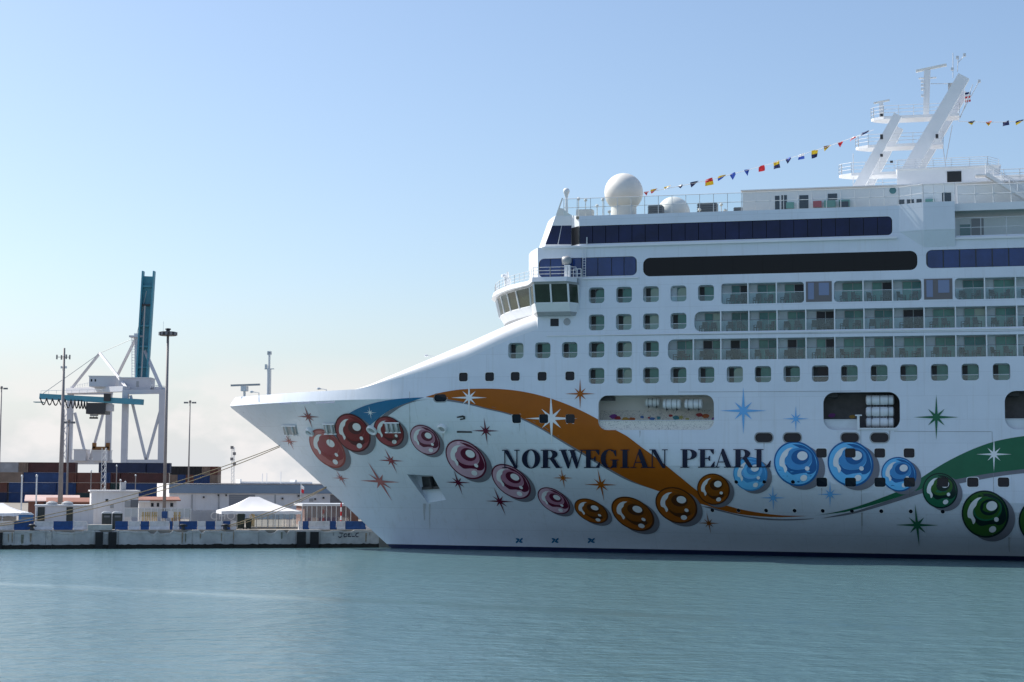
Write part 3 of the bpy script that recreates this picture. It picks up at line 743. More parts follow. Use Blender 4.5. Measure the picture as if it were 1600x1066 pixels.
# rust and water stains below openings
rustm = mat('hull_rust', (0.26, 0.19, 0.10), 0.6, alpha=0.28); M['hull_rust'] = rustm
rs0 = random.Random(14)
for px, py, w, L_ in ((664, 786, 5, 30), (672, 787, 3, 46), (1577, 838, 4, 26), (1347, 800, 3, 34), (452, 680, 3, 18), (616, 676, 3, 22), (1000, 673, 3, 12), (1390, 673, 3, 16), (812, 661, 2, 14), (1194, 692, 2.5, 12), (1421, 762, 2, 16), (1284, 762, 2, 14), (693, 676, 2.5, 20), (516, 678, 2.5, 16)):
    pts = [(px - w / 2, py), (px + w / 2, py)] + [(px + w * (0.5 - 0.25 * k) * rs0.uniform(0.3, 0.9), py + L_ * (0.5 if k in (0, 4) else rs0.uniform(0.75, 1.0))) for k in range(5)]
    Decal().add([pts], 9, 'hull_rust', None, 4).done('rust_stain')
# ---------------------------------------------------------------- windows in the side
def ring_mesh(poly, d, mats, mapf=None, name='frame', back=False, mi=0):
    mb = MB(); n = len(poly); f = mapf or (lambda x, z: 0.0)
    vs = [(x, f(x, z), z) for x, z in poly] + [(x, f(x, z) + d, z) for x, z in poly]
    mb.add(vs, [(i, (i + 1) % n, n + (i + 1) % n, n + i) for i in range(n)], mi)
    if back: mb.add([(x, f(x, z) + d, z) for x, z in poly], [tuple(range(n))], mi)
    return mb
def lip(mb, poly, w, proud, mapf=None, mi=0):
    """flat proud border round an opening"""
    f = mapf or (lambda x, z: 0.0); n = len(poly)
    cx = sum(p[0] for p in poly) / n; cz = sum(p[1] for p in poly) / n
    xs = [p[0] for p in poly]; zs = [p[1] for p in poly]; sx_ = 1 + 2 * w / (max(xs) - min(xs)); sz_ = 1 + 2 * w / (max(zs) - min(zs))
    out = [(cx + (x - cx) * sx_, cz + (z - cz) * sz_) for x, z in poly]
    a = [(x, f(x, z) - proud, z) for x, z in poly]; o = [(x, f(x, z) - proud, z) for x, z in out]; o2 = [(x, f(x, z) + 0.01, z) for x, z in out]
    mb.add(a + o + o2, [(i, (i + 1) % n, n + (i + 1) % n, n + i) for i in range(n)] + [(n + i, n + (i + 1) % n, 2 * n + (i + 1) % n, 2 * n + i) for i in range(n)], mi)

cab_poly = rrect(0, 0, CW, CH, CR_)
mb = ring_mesh(cab_poly, 1.15, None, back=True); cab_frame = mb.mesh('window', 'inner_wall')
def pm(x0, z0, x1, z1, y, t_=0.03): return MB().box(x0, y, z0, x1, y + t_, z1)
pane_r = pm(-0.28, -0.8, 0.82, 0.74, 1.08).mesh('pane', 'door_green')
mb = MB(); mb.add([(-0.28 + (1.1) * u, 1.06, v) for u, v in [(0.02, -0.78), (1.0, -0.78), (1.0, 0.7), (0.35, 0.7), (0.12, 0.55), (0.02, 0.25)]], [(0, 1, 2, 3, 4, 5)]); pane_c = mb.mesh('pane', 'door_pale')
curt = pm(-0.78, -0.8, -0.3, 0.72, 1.05).mesh('curtain', 'curtain')
mb = MB(); mb.tube([(-0.83, 0.12, -0.27), (0.83, 0.12, -0.27)], 0.035, 6); mb.box(-0.82, 0.15, -0.82, 0.82, 0.16, -0.3); bar = mb.mesh('rail', ['rail'])
mb = MB(); mb.box(-0.8, 0.13, -0.8, 0.8, 0.14, -0.3); low = mb.mesh('glass_panel', 'rail_glass')
mb = MB(); mb.tube([(-0.83, 0.12, -0.27), (0.83, 0.12, -0.27)], 0.032, 6); bar = mb.mesh('rail', 'rail')
rw_ = random.Random(11)
for i, (x, z) in enumerate(cab):
    w = place('window', cab_frame, ship, (x, 0.002, z))
    k = rw_.random()
    place('pane', pane_r, w, (rw_.uniform(-0.06, 0.06), 0, 0), matl=rw_.choice(['door_green', 'door_teal', 'door_green', 'dark_glass']))
    if k < 0.8: place('door_panel', pane_c, w, (rw_.uniform(-0.1, 0.1), 0, 0), matl=rw_.choice(['door_pale', 'door_green', 'door_green', 'door_pale']))
    place('curtain', curt, w, (rw_.uniform(-0.05, 0.12), 0, 0), matl='curtain' if i != 3 else 'inner_wall')
    place('rail', bar, w); place('glass_panel', low, w)

# small flush windows and portholes
for poly, kind in SMALL:
    mb = ring_mesh(poly, 0.14, None, yl); lip(mb, poly, 0.07 if kind != 'oblong' else 0.11, 0.03, yl)
    o = mb.build('window' if kind != 'round' else 'porthole', 'grey' if kind == 'oblong' else 'white', ship)
    p = MB(); p.add([(x, yl(x, z) + 0.12, z) for x, z in poly], [tuple(range(len(poly)))]); p.build('pane', 'dark_glass', o, fix=False)

# long glazing strips, pane by pane
def strip(Bd, edges, glass, gap=0.05, name='window_band', slope=0.0):
    poly, x0, x1, z0, z1 = Bd
    o = ring_mesh(poly, 0.25, None, back=True).build(name, 'rail_dark' if glass != 'black_glass' else 'black_glass', ship)
    for a, c in zip(edges[:-1], edges[1:]):
        zz0, zz1 = z0 + 0.03, z1 - 0.03
        p = MB(); p.box(a + gap / 2, 0.05 + rw_.uniform(0, 0.012), zz0, c - gap / 2, 0.09, zz1); p.build('pane', glass, o)
    return o
def lin(a, b_, n): return [a + (b_ - a) * i / n for i in range(n + 1)]
strip(B_black, lin(B_black[1] + 0.12, B_black[2] - 0.12, 9), 'black_glass', 0.015)
strip(B_blue1, [B_blue1[1] + 0.06] + [P(p, 420).x for p in (860, 878, 894, 909, 934, 955.5, 975)] + [B_blue1[2] - 0.1], 'sky_tint_glass', 0.08)
n = int((B_blue2[2] - B_blue2[1]) / 1.5); strip(B_blue2, lin(B_blue2[1] + 0.1, B_blue2[2] - 0.1, n), 'sky_tint_glass', 0.12)

# ---------------------------------------------------------------- balconies
def chair_mesh():
    mb = MB(); mb.box(-0.29, -0.3, 0.36, 0.29, 0.28, 0.43); mb.beam((-0, 0.26, 0.4), (0, 0.42, 1.0), 0.56, 0.06, up=(0, 1, 0))
    for sx_ in (-0.29, 0.29):
        mb.box(sx_ - 0.03, -0.3, 0.6, sx_ + 0.03, 0.34, 0.64); mb.box(sx_ - 0.025, -0.3, 0, sx_ + 0.025, -0.25, 0.62); mb.box(sx_ - 0.025, 0.26, 0, sx_ + 0.025, 0.31, 0.62)
    return mb.mesh('balcony_chair', 'chair')
chair = chair_mesh()
def lounger_mesh():
    mb = MB(); mb.beam((-0.75, 0, 0.36), (0.35, 0, 0.36), 0.6, 0.08); mb.beam((0.33, 0, 0.37), (0.85, 0, 0.85), 0.6, 0.07)
    for x in (-0.65, 0.3):
        for y in (-0.25, 0.25): mb.box(x - 0.03, y - 0.03, 0, x + 0.03, y + 0.03, 0.35)
    return mb.mesh('sun_lounger', 'chair')
lounger = lounger_mesh()
rowname = {'C': 'lowest', 'B': 'middle', 'A': 'top'}
for nm, xs, z1, z0, r, rr_ in rows:
    H_ = z1 - z0
    for i in range(len(xs) - 1):
        a, c = xs[i], xs[i + 1]; w = c - a; D_ = 1.4
        mb = MB()
        mb.quad((a, 0.004, z0), (c, 0.004, z0), (c, D_, z0), (a, D_, z0)); mb.quad((a, 0.004, z1), (c, 0.004, z1), (c, D_, z1), (a, D_, z1))
        mb.quad((a, D_, z0), (c, D_, z0), (c, D_, z1), (a, D_, z1))
        if i == 0: mb.quad((a, 0.004, z0), (a, D_, z0), (a, D_, z1), (a, 0.004, z1))
        if i == len(xs) - 2: mb.quad((c, 0.004, z0), (c, D_, z0), (c, D_, z1), (c, 0.004, z1))
        bl = mb.build('balcony', 'inner_wall', ship)
        if i > 0:
            p = MB(); p.box(a - 0.06, 0.02, z0 + 0.003, a + 0.06, D_ - 0.003, z1 - 0.003); p.build('partition', 'white', bl)
        g0 = a + w * rw_.uniform(0.28, 0.36); g1 = c - 0.1; gm = (g0 + g1) / 2
        open_door = (nm == 'C' and abs(P(1144, 545).x - (a + c) / 2) < 1.5) or (nm == 'B' and abs(P(1297, 497).x - (a + c) / 2) < 1.6)
        for k, (u, v) in enumerate(((g0, gm - 0.02), (gm + 0.02, g1))):
            m_ = rw_.choice(['door_teal', 'door_teal', 'door_green', 'door_green', 'dark_glass'])
            if rw_.random() < 0.06: m_ = 'door_pale'
            if open_door and k == (0 if nm == 'C' else 1): m_ = 'door_black'
            p = MB(); p.box(u, D_ - 0.06, z0 + 0.02, v, D_ - 0.02, z1 - 0.12); p.build('door_pane', m_, bl)
        p = MB(); p.box(gm - 0.035, D_ - 0.1, z0 + 0.02, gm + 0.035, D_ - 0.062, z1 - 0.1); p.box(g0 - 0.05, D_ - 0.1, z0 + 0.02, g0, D_ - 0.025, z1 - 0.1); p.box(g0, D_ - 0.1, z1 - 0.118, g1, D_ - 0.025, z1 - 0.06); p.build('door_frame', 'grey', bl)
        p = MB(); p.box(a + 0.07, 0.055, z0 + 0.05, c - 0.07, 0.068, z0 + 1.1); p.build('glass_panel', 'rail_glass', bl)
        p = MB(); p.tube([(a, 0.06, z0 + 1.13), (c, 0.06, z0 + 1.13)], 0.03, 6); p.build('handrail', 'rail' if nm == 'A' else 'rail_dark', bl)
        for k in range(2):
            x = a + w * (0.3 + 0.4 * k) + rw_.uniform(-0.12, 0.12)
            if x > XR - 10: continue
            ch = place('balcony_chair', chair, None, s2w(x, rw_.uniform(0.55, 0.75), z0 + 0.012), -THETA + rw_.uniform(-0.5, 0.5) + (0.5 if k == 0 else -0.5) + (3.14 if rw_.random() < 0.5 else 0))
            tag(ch, 'dark woven chair behind balcony glass in the %s balcony row' % rowname[nm], 'chair', 'chairs on the %s balcony row' % rowname[nm])
for a, c in adoor:
    z1, z0 = rows[2][2], rows[2][3]
    mb = MB(); mb.box(a + 0.05, -0.03, z0 + 0.05, c - 0.05, 0.06, z1); o = mb.build('service_door', 'door_brown', ship)
    w = c - a
    p = MB(); p.box(a + 0.1 * w, -0.05, z0 + 0.3, a + 0.32 * w, -0.035, z1 - 0.12); p.build('pane', 'pale_glass', o)
    p = MB(); p.box(a + 0.5 * w, -0.05, z0 + 0.7, a + 0.88 * w, -0.035, z1 - 0.15); p.build('pane', 'pale_glass', o)

# ---------------------------------------------------------------- promenade openings
mural = bpy.data.materials.new('sea_mural'); mural.use_nodes = True
t = mural.node_tree; b = t.nodes['Principled BSDF']; b.inputs['Roughness'].default_value = 0.5
tcn = t.nodes.new('ShaderNodeTexCoord'); vo = t.nodes.new('ShaderNodeTexVoronoi'); vo.inputs['Scale'].default_value = 1.1; vo.inputs['Randomness'].default_value = 1
n4 = t.nodes.new('ShaderNodeTexNoise'); n4.inputs['Scale'].default_value = 6
mxv = t.nodes.new('ShaderNodeMixRGB'); mxv.inputs['Fac'].default_value = 0.25
t.links.new(tcn.outputs['Object'], mxv.inputs['Color1']); t.links.new(tcn.outputs['Object'], n4.inputs['Vector']); t.links.new(n4.outputs['Color'], mxv.inputs['Color2']); t.links.new(mxv.outputs['Color'], vo.inputs['Vector'])
wv = t.nodes.new('ShaderNodeTexNoise'); wv.inputs['Scale'].default_value = 3.0; wv.inputs['Detail'].default_value = 3; t.links.new(tcn.outputs['Object'], wv.inputs['Vector'])
rp = t.nodes.new('ShaderNodeValToRGB'); rp.color_ramp.interpolation = 'CONSTANT'
rp.color_ramp.elements[0].color = (0.72, 0.69, 0.62, 1); rp.color_ramp.elements[0].position = 0; rp.color_ramp.elements[1].position = 0.46; rp.color_ramp.elements[1].color = (0.12, 0.12, 0.14, 1)
e = rp.color_ramp.elements.new(0.475); e.color = (0.72, 0.69, 0.62, 1)
t.links.new(wv.outputs['Fac'], rp.inputs['Fac']); t.links.new(rp.outputs['Color'], b.inputs['Base Color'])
M['mural'] = mural
fishc = [(0.5, 0.12, 0.02), (0.4, 0.03, 0.03), (0.06, 0.16, 0.4), (0.55, 0.3, 0.04), (0.5, 0.45, 0.15), (0.25, 0.05, 0.3), (0.05, 0.25, 0.3)]
fishm = [mat('mural_colour_%d' % i, c, 0.5) for i, c in enumerate(fishc)]
for k, (x0, x1, z0, z1) in enumerate(OPEN):
    D_ = 3.6
    mb = MB(); xa0, xa1, za0, za1 = x0 - 1.5, x1 + 1.5, z0 - 0.02, z1 + 0.02
    mb.quad((xa0, 0.3, za0), (xa1, 0.3, za0), (xa1, D_, za0), (xa0, D_, za0)); mb.quad((xa0, 0.3, za1), (xa1, 0.3, za1), (xa1, D_, za1), (xa0, D_, za1))
    mb.quad((xa0, D_, za0), (xa1, D_, za0), (xa1, D_, za1), (xa0, D_, za1)); mb.quad((xa0, 0.3, za0), (xa0, D_, za0), (xa0, D_, za1), (xa0, 0.3, za1)); mb.quad((xa1, 0.3, za0), (xa1, D_, za0), (xa1, D_, za1), (xa1, 0.3, za1))
    poly = HOLES[len(cab) + len(rows) + k]
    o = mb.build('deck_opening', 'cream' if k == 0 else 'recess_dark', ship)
    ring_mesh(poly, 0.3, None).build('opening_rim', 'white' if k == 0 else 'grey', o)
    # mural strip and low bulwark painted with sea life
    zr = z0 + (z1 - z0) * 0.27
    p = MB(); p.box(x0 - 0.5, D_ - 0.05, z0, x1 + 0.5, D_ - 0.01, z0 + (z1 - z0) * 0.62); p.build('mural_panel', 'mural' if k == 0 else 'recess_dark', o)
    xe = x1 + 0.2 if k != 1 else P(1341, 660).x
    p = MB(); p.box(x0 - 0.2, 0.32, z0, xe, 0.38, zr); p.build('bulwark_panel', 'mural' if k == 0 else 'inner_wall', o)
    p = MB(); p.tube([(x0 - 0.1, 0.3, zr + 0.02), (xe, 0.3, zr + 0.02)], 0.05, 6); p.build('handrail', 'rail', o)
    rf = random.Random(20 + k)
    if k < 2:
        nfish = 15 if k == 0 else 5
        for i in range(nfish):
            fx = x0 + 0.3 + (x1 - x0 - 0.6) * (i + rf.uniform(0.1, 0.9)) / nfish; fz = zr + rf.uniform(0.2, 0.75); rr_ = rf.uniform(0.16, 0.36)
            if k == 1 and fx > x0 + (x1 - x0) * 0.5: continue
            pts = []
            spikes = rf.random() < 0.4
            for q in range(14):
                a = 2 * math.pi * q / 14; rr2 = rr_ * ((1.0 if q % 2 else 0.5) if spikes else rf.uniform(0.8, 1.1)); pts.append((fx + rr2 * math.cos(a) * (1 if spikes else 1.4), fz + rr2 * math.sin(a) * 0.8))
            if not spikes: pts += [(fx + rr_ * 1.9, fz - rr_ * 0.4), (fx + rr_ * 1.9, fz + rr_ * 0.4)]
            p = MB(); p.poly_prism(pts[:14], D_ - 0.075, D_ - 0.055); p.build('mural_figure', rf.choice(fishm), o)
    # overhead duct
    p = MB(); p.box(x0 - 0.2, 1.0, z1 - 0.45, x0 + 1.4, 2.2, z1 - 0.02); p.build('winch_housing', 'dark_metal', o)
def raft_mesh(L_, r):
    prof = [(r * 0.7, -L_ / 2), (r, -L_ / 2 + 0.1)]
    for i in range(1, 8):
        x = -L_ / 2 + 0.1 + (L_ - 0.2) * i / 8; prof += [(r, x - 0.04), (r * 1.06, x - 0.03), (r * 1.06, x + 0.03), (r, x + 0.04)]
    prof += [(r, L_ / 2 - 0.1), (r * 0.7, L_ / 2)]
    return MB().lathe((0, 0, 0), prof, 18, 0, 'x').mesh('life_raft_canister', 'white', smooth='auto')
def raft(px0, px1, py, r, label, y=1.4, cradle=True):
    a, c = P(px0, py, y), P(px1, py, y)
    o = empty('life_raft_canister', s2w((a.x + c.x) / 2, y, a.z), -THETA); tag(o, label, 'life raft', 'life rafts on the promenade deck')
    place('canister', raft_mesh(c.x - a.x, r), o)
    for f_ in (-0.3, 0.0, 0.3): MB().lathe((0, 0, 0), [(r * 1.0, f_ * (c.x - a.x) - 0.05), (r * 1.09, f_ * (c.x - a.x) - 0.04), (r * 1.09, f_ * (c.x - a.x) + 0.04), (r * 1.0, f_ * (c.x - a.x) + 0.05)], 18, 0, 'x').build('strap', 'grey', o)
    L_ = c.x - a.x
    for x in (-L_ * 0.28, L_ * 0.28):
        mb = MB(); mb.box(x - 0.04, -r * 0.9, -r * 1.25, x + 0.04, r * 0.9, -r * 0.97); mb.box(x - 0.03, -r * 0.9, -r * 1.55, x + 0.03, -r * 0.8, -r * 1.0)
        mb.build('cradle', 'dark_metal', o)
raft(1009, 1031, 629, 0.42, 'small white raft canister beside the cream mural, nearest the bow', 2.2)
raft(1036, 1064, 631.5, 0.5, 'white raft canister on a cradle above the mural, second from the bow')
raft(1070, 1098, 631.5, 0.5, 'white raft canister on a cradle at the aft end of the mural opening')
raft(1353, 1397, 625.5, 0.5, 'topmost of three stacked white raft canisters in the dark opening', 1.0)
raft(1353, 1397, 643.5, 0.5, 'middle of three stacked white raft canisters in the dark opening', 1.0)
raft(1353, 1397, 660.5, 0.5, 'lowest of three stacked white raft canisters in the dark opening', 1.0)
p = MB(); a = P(1341, 650, -0.2); p.box(a.x - 0.12, -0.25, P(1341, 672).z, a.x + 0.12, 0.2, a.z); p.box(a.x - 0.3, -0.3, a.z, a.x + 0.35, 0.3, a.z + 0.12); p.build('davit_post', 'white', ship)
p = MB(); q = P(1343, 670); q2 = P(1402, 670); p.box(q.x, -0.12, q.z - 0.1, q2.x, 0.25, q.z + 0.08); p.build('raft_platform', 'white', ship)

# ---------------------------------------------------------------- bow fittings
# anchor pocket
n = len(ANC); a3 = [Vector((x, yl(x, z), z)) for x, z in ANC]; c3 = sum(a3, Vector()) / 4
mb = MB(); zs_ = sorted(q.z for q in a3); dep = []
for q in a3: dep.append(q + Vector((0.25, 2.2, 0.0)) if q.z > c3.z else q + Vector((0, 0.12, 0)))
mb.add(a3 + dep, [(i, (i + 1) % 4, 4 + (i + 1) % 4, 4 + i) for i in range(4)] + [(4, 5, 6, 7)]); pk = mb.build('anchor_pocket', 'hull', ship)
top = [q for q in dep if q.z > c3.z]; top.sort(key=lambda q: q.x); bot = [q for q in dep if q.z <= c3.z]; bot.sort(key=lambda q: q.x)
g1, g2 = top[0].lerp(bot[0], 0.06), top[1].lerp(bot[1], 0.06); h1, h2 = top[0].lerp(bot[0], 0.5), top[1].lerp(bot[1], 0.5)
off = Vector((0, -0.12, -0.02))
mb = MB(); l, rr_ = g1.lerp(g2, 0.25) + off, g2 + off; l2, r2_ = h1.lerp(h2, 0.1) + off, h2 + off
mb.quad(l, rr_, r2_, l2); mb.beam(l.lerp(rr_, 0.5) + Vector((0, -0.3, 0)), l2.lerp(r2_, 0.5) + Vector((0, -0.3, 0)), 0.35, 0.35); mb.beam(l2 + Vector((0, -0.25, .05)), r2_ + Vector((0, -0.25, .05)), 0.3, 0.3)  # flat dark sheet stands in for shade in the pocket's upper half; beams form the anchor
mb.build('anchor', 'dark_metal', pk)
# mooring chocks with rollers
def chock(px0, px1, py0, py1, nrol, lit=True):
    c = hp((px0 + px1) / 2, (py0 + py1) / 2); nn = hn(c.x, c.z)
    d = Decal(); sk = 3.0
    d.add([[(px0 - sk, py0), (px1 - sk, py0 - 0.5), (px1, py1), (px0, py1 + 0.5)]], 10, 'grey', 5); o = d.done('mooring_chock'); o.parent = ship
    for k in range(nrol):
        f0 = (k + 0.5) / nrol
        a = hp(px0 - sk + (px1 - px0) * f0, py0 + 1); bq = hp(px0 + (px1 - px0) * f0, py1 - 1)
        mb = MB(); mb.tube([a + nn * 0.16, bq + nn * 0.16], 0.13, 8); r_ = mb.build('roller', 'rail', ship, smooth=True); r_.parent = o
        mb = MB(); mb.beam(a + nn * 0.14 + Vector((0.26, 0, 0)), bq + nn * 0.14 + Vector((0.26, 0, 0)), 0.2, 0.1); s_ = mb.build('chock_gap', 'dark_metal', ship); s_.parent = o
    mb = MB()
    for py in (py0, py1):
        a, bq = hp(px0 - (sk if py == py0 else 0) - 1, py), hp(px1 - (sk if py == py0 else 0) + 1, py); mb.beam(a + nn * 0.15, bq + nn * 0.15, 0.12, 0.14)
    s_ = mb.build('sill', 'white', ship); s_.parent = o
chock(445.5, 465, 664.5, 679, 2); chock(509, 525.5, 661.5, 677, 2); chock(604, 626, 659.5, 674.5, 3)
def fairlead(px, py, r):
    c = hp(px, py); nn = hn(c.x, c.z); u = nn.cross(Vector((0, 0, 1))).normalized(); v = u.cross(nn)
    vs = []; fs = []; N = 20
    for j, (rr2, dd) in enumerate(((r * 1.15, -0.05), (r * 1.12, 0.28), (r * 0.95, 0.36), (r * 0.78, 0.28), (r * 0.66, 0.08))):
        for k in range(N):
            a = 2 * math.pi * k / N; vs.append(c + nn * dd + (u * math.cos(a) + v * math.sin(a)) * rr2)
    for j in range(4):
        for k in range(N): fs.append((j * N + k, j * N + (k + 1) % N, (j + 1) * N + (k + 1) % N, (j + 1) * N + k))
    mb = MB(); mb.add(vs, fs); o = mb.build('fairlead', 'white', ship, smooth=True)
    mb = MB(); mb.add([c + nn * 0.14 + (u * math.cos(2 * math.pi * k / N) + v * math.sin(2 * math.pi * k / N)) * r * 0.72 for k in range(N)], [tuple(range(N))]); p_ = mb.build('fairlead_bore', 'grey', ship); p_.parent = o
fairlead(485, 674.5, 0.5); fairlead(582, 671, 0.58); fairlead(691.5, 669, 0.48)
# radar scanner, stub mast and lamps on the foredeck
mb = MB(); q = P(382, 616, HB - 1); zt = P(382, 605, HB - 1).z; mb.tube([(q.x, q.y, Z_TOP - 1.9), (q.x, q.y, zt)], 0.16, 8); mb.box(q.x - 0.35, q.y - 0.35, zt - 0.5, q.x + 0.35, q.y + 0.35, zt + 0.1); o = mb.build('bow_radar', 'rail', ship)
a, c = P(361, 602.5, HB - 1), P(406, 601, HB - 1); mb = MB(); mb.beam(a, c, 0.25, 0.22); mb.build('scanner_bar', 'grey', ship).parent = o
mb = MB(); q = P(420, 612, HB - 2); t3 = P(419.5, 549, HB - 2); mid = P(420, 576, HB - 2)
mb.tube([(q.x, q.y, Z_TOP - 1.9), (q.x, q.y, mid.z)], 0.26, 10); mb.tube([(q.x, q.y, mid.z), (q.x, q.y, t3.z)], 0.14, 8)
mb.box(q.x - 0.55, q.y - 0.1, mid.z - 0.1, q.x + 0.6, q.y + 0.1, mid.z); mb.box(q.x - 0.5, q.y - 0.15, mid.z, q.x - 0.25, q.y + 0.15, mid.z + 0.5); mb.box(q.x - 0.2, q.y - 0.2, t3.z - 0.3, q.x + 0.2, q.y + 0.2, t3.z)
mb.box(q.x - 0.2, q.y - 0.2, mid.z + 1.6, q.x + 0.2, q.y + 0.2, mid.z + 1.9); mb.build('bow_mast', 'rail', ship)
for px, py, y in ((395, 612.5, 9.5), (500, 607.5, 6.2), (668, 556, 4.5)):
    q = P(px, py, y); mb = MB(); mb.tube([q + Vector((0.8, 0, -1.2)), q + Vector((0.75, 0, -0.1)), q], 0.05, 6); mb.lathe(q + Vector((-0.15, 0, 0)), [(0.05, -0.12), (0.22, -0.08), (0.2, 0.1), (0.05, 0.16)], 10); mb.build('deck_lamp', 'rail', ship)
# ---------------------------------------------------------------- superstructure front and bridge
def front_x(x0, bulge, y): return x0 - bulge * (1 - abs(1 - min(max(y, 0), 2 * HB) / HB) ** 3)
def front_wall(name, x0b, x0t, z0, z1, bulge, y0=0.0, matl='white', thick=0.0):
    mb = MB(); N = 24; ys = [y0 + (2 * HB - 2 * y0) * i / N for i in range(N + 1)]
    ys = [y0, y0 + 0.25, y0 + 0.6, y0 + 1.1] + ys[1:-1] + [2 * HB - y0]
    ys = sorted(set(ys))
    vs = [(front_x(x0b, bulge, y - y0 if y < HB else 2 * HB - y - y0), y, z0) for y in ys] + [(front_x(x0t, bulge, y - y0 if y < HB else 2 * HB - y - y0), y, z1) for y in ys]
    n = len(ys); mb.add(vs, [(i, i + 1, n + i + 1, n + i) for i in range(n - 1)]); return mb.build(name, matl, ship, smooth=True)
zWB = zw(x840) - 2.2
front_wall('front_wall', x840, x840, zWB, z12, 3.2)
z_sill, z_head, z_bot, z_roof = P(860, 476).z, P(860, 447).z, P(860, 489).z, P(860, 437).z
# bridge plan, from the side round the front to the centreline and on to the far side
half = [(P(905, 460, 0).x, 0.0), (P(889, 460, -1.5).x, -1.5), (P(862, 460, -1.5).x, -1.5), (P(836, 460, -1.5).x, -1.5), (P(830, 470, 1.4).x, 1.4)]
x4 = half[-1][0]
for i in range(1, 7): half.append((x4 - 6.9 * (1 - (1 - i / 6) ** 1.7), 1.4 + (HB - 1.4) * i / 6))
plan = half + [(x, 2 * HB - y) for x, y in half[-2::-1]]
cxp = x840 + 8
def lean(p, o):
    v = Vector((p[0] - cxp, p[1] - HB)); v = Vector((v.x, v.y * 0.35)) if abs(v.y) < 14 else Vector((v.x * 0.25, v.y)); v.normalize(); return (p[0] + v.x * o, p[1] + v.y * o)
def loft(name, lo, hi, z0, z1, m_, cap=True):
    mb = MB(); n = len(lo); mb.add([(x, y, z0) for x, y in lo] + [(x, y, z1) for x, y in hi], [(i, i + 1, n + i + 1, n + i) for i in range(n - 1)])
    if cap: mb.add([(x, y, z0) for x, y in lo], [tuple(range(n))]); mb.add([(x, y, z1) for x, y in hi], [tuple(range(n))])
    return mb.build(name, m_, ship)
bridge = loft('bridge', [lean(p, -0.55) for p in plan], plan, z_bot, z_sill, 'white')
hd = [lean(p, 0.45) for p in plan]
for i in range(len(plan) - 1):
    a, c, d_, e_ = plan[i], plan[i + 1], hd[i + 1], hd[i]
    if plan[i][1] > HB + 6: continue
    p = MB(); p.add([(a[0], a[1], z_sill + .06), (c[0], c[1], z_sill + .06), (d_[0], d_[1], z_head), (e_[0], e_[1], z_head)], [(0, 1, 2, 3)]); p.build('bridge_pane', 'bridge_glass', ship, fix=False).parent = bridge
    p = MB(); p.beam((a[0], a[1], z_sill), (e_[0], e_[1], z_head), 0.16, 0.2); p.build('mullion', 'white', ship).parent = bridge
loft('bridge_band', plan, [lean(p, 0.02) for p in plan], z_sill - 0.02, z_sill + 0.08, 'white').parent = bridge
rf0 = [lean(p, 0.5) for p in plan]; rf1 = [lean(p, 1.0) for p in plan]
loft('bridge_head', hd, rf0, z_head - 0.02, z_head + 0.22, 'grey').parent = bridge
loft('bridge_roof', rf1, [lean(p, 0.85) for p in plan], z_head + 0.2, z_roof, 'white').parent = bridge
loft('wing_soffit', [lean(p, -0.8) for p in plan], [lean(p, -0.5) for p in plan], z_bot - 0.35, z_bot + 0.01, 'grey').parent = bridge

def railing(name, pts, hgt, nr=3, space=1.3, r=0.025, m_='rail', glass=None, closed=False):
    mb = MB(); pts = [Vector(p) for p in pts]
    for k in range(nr):
        z = hgt * (k + 1) / nr; mb.tube([p + Vector((0, 0, z)) for p in pts], r, 5)
    for a, c in zip(pts[:-1], pts[1:]):
        n = max(1, int(round((c - a).length / space)))
        for i in range(n + 1):
            q = a.lerp(c, i / n); mb.tube([q, q + Vector((0, 0, hgt))], r * 1.1, 5)
    o = mb.build(name, m_, ship)
    if glass:
        g_ = MB()
        for a, c in zip(pts[:-1], pts[1:]): g_.quad(a + Vector((0, .02, .05)), c + Vector((0, .02, .05)), c + Vector((0, .02, hgt - .05)), a + Vector((0, .02, hgt - .05)))
        g_.build('glass_screen', glass, o, fix=False)
    return o
rp_ = [(x, y, z_roof) for x, y in [lean(p, 0.6) for p in plan[:16]]]
railing('bridge_railing', [(P(905, 430).x, -1.6, z_roof)] + rp_[1:], 1.05, 3, 1.4, 0.03)
# bridge-top fittings
q = P(887, 430, -0.9); mb = MB(); mb.box(q.x - 0.3, -1.2, z_roof, q.x + 0.3, -0.6, P(887, 416.5).z); o = mb.build('searchlight', 'white', ship)
mb = MB(); mb.lathe((q.x - 0.1, -0.9, P(887, 409).z), [(0.1, -0.5), (0.42, -0.45), (0.5, 0.1), (0.3, 0.45), (0.1, 0.5)], 16, 0, 'x'); mb.build('lamp_housing', 'grey', o, smooth=True)
q0, q1 = P(896, 434, -0.3), P(908, 434, -0.3); mb = MB(); zz = P(900, 421).z
for x in (q0.x, (q0.x + q1.x) / 2, q1.x): mb.tube([(x, -0.3, z_roof), (x, -0.3, zz)], 0.05, 6)
for z in (zz, (zz + z_roof) / 2): mb.tube([(q0.x, -0.3, z), (q1.x, -0.3, z)], 0.05, 6)
mb.build('gate_frame', 'white', ship)
q = P(793, 455, 9); mb = MB(); mb.tube([(q.x, 9, z_roof), (q.x, 9, P(795, 425, 9).z)], 0.12, 8); mb.tube([(q.x, 9, z_roof), (q.x, 9, z_roof + 1.3)], 0.4, 8); mb.lathe((q.x - .3, 9, z_roof + 1.5), [(0.1, -.1), (.5, 0), (.45, .25), (.1, .35)], 10); mb.build('bridge_aerial', 'white', ship)
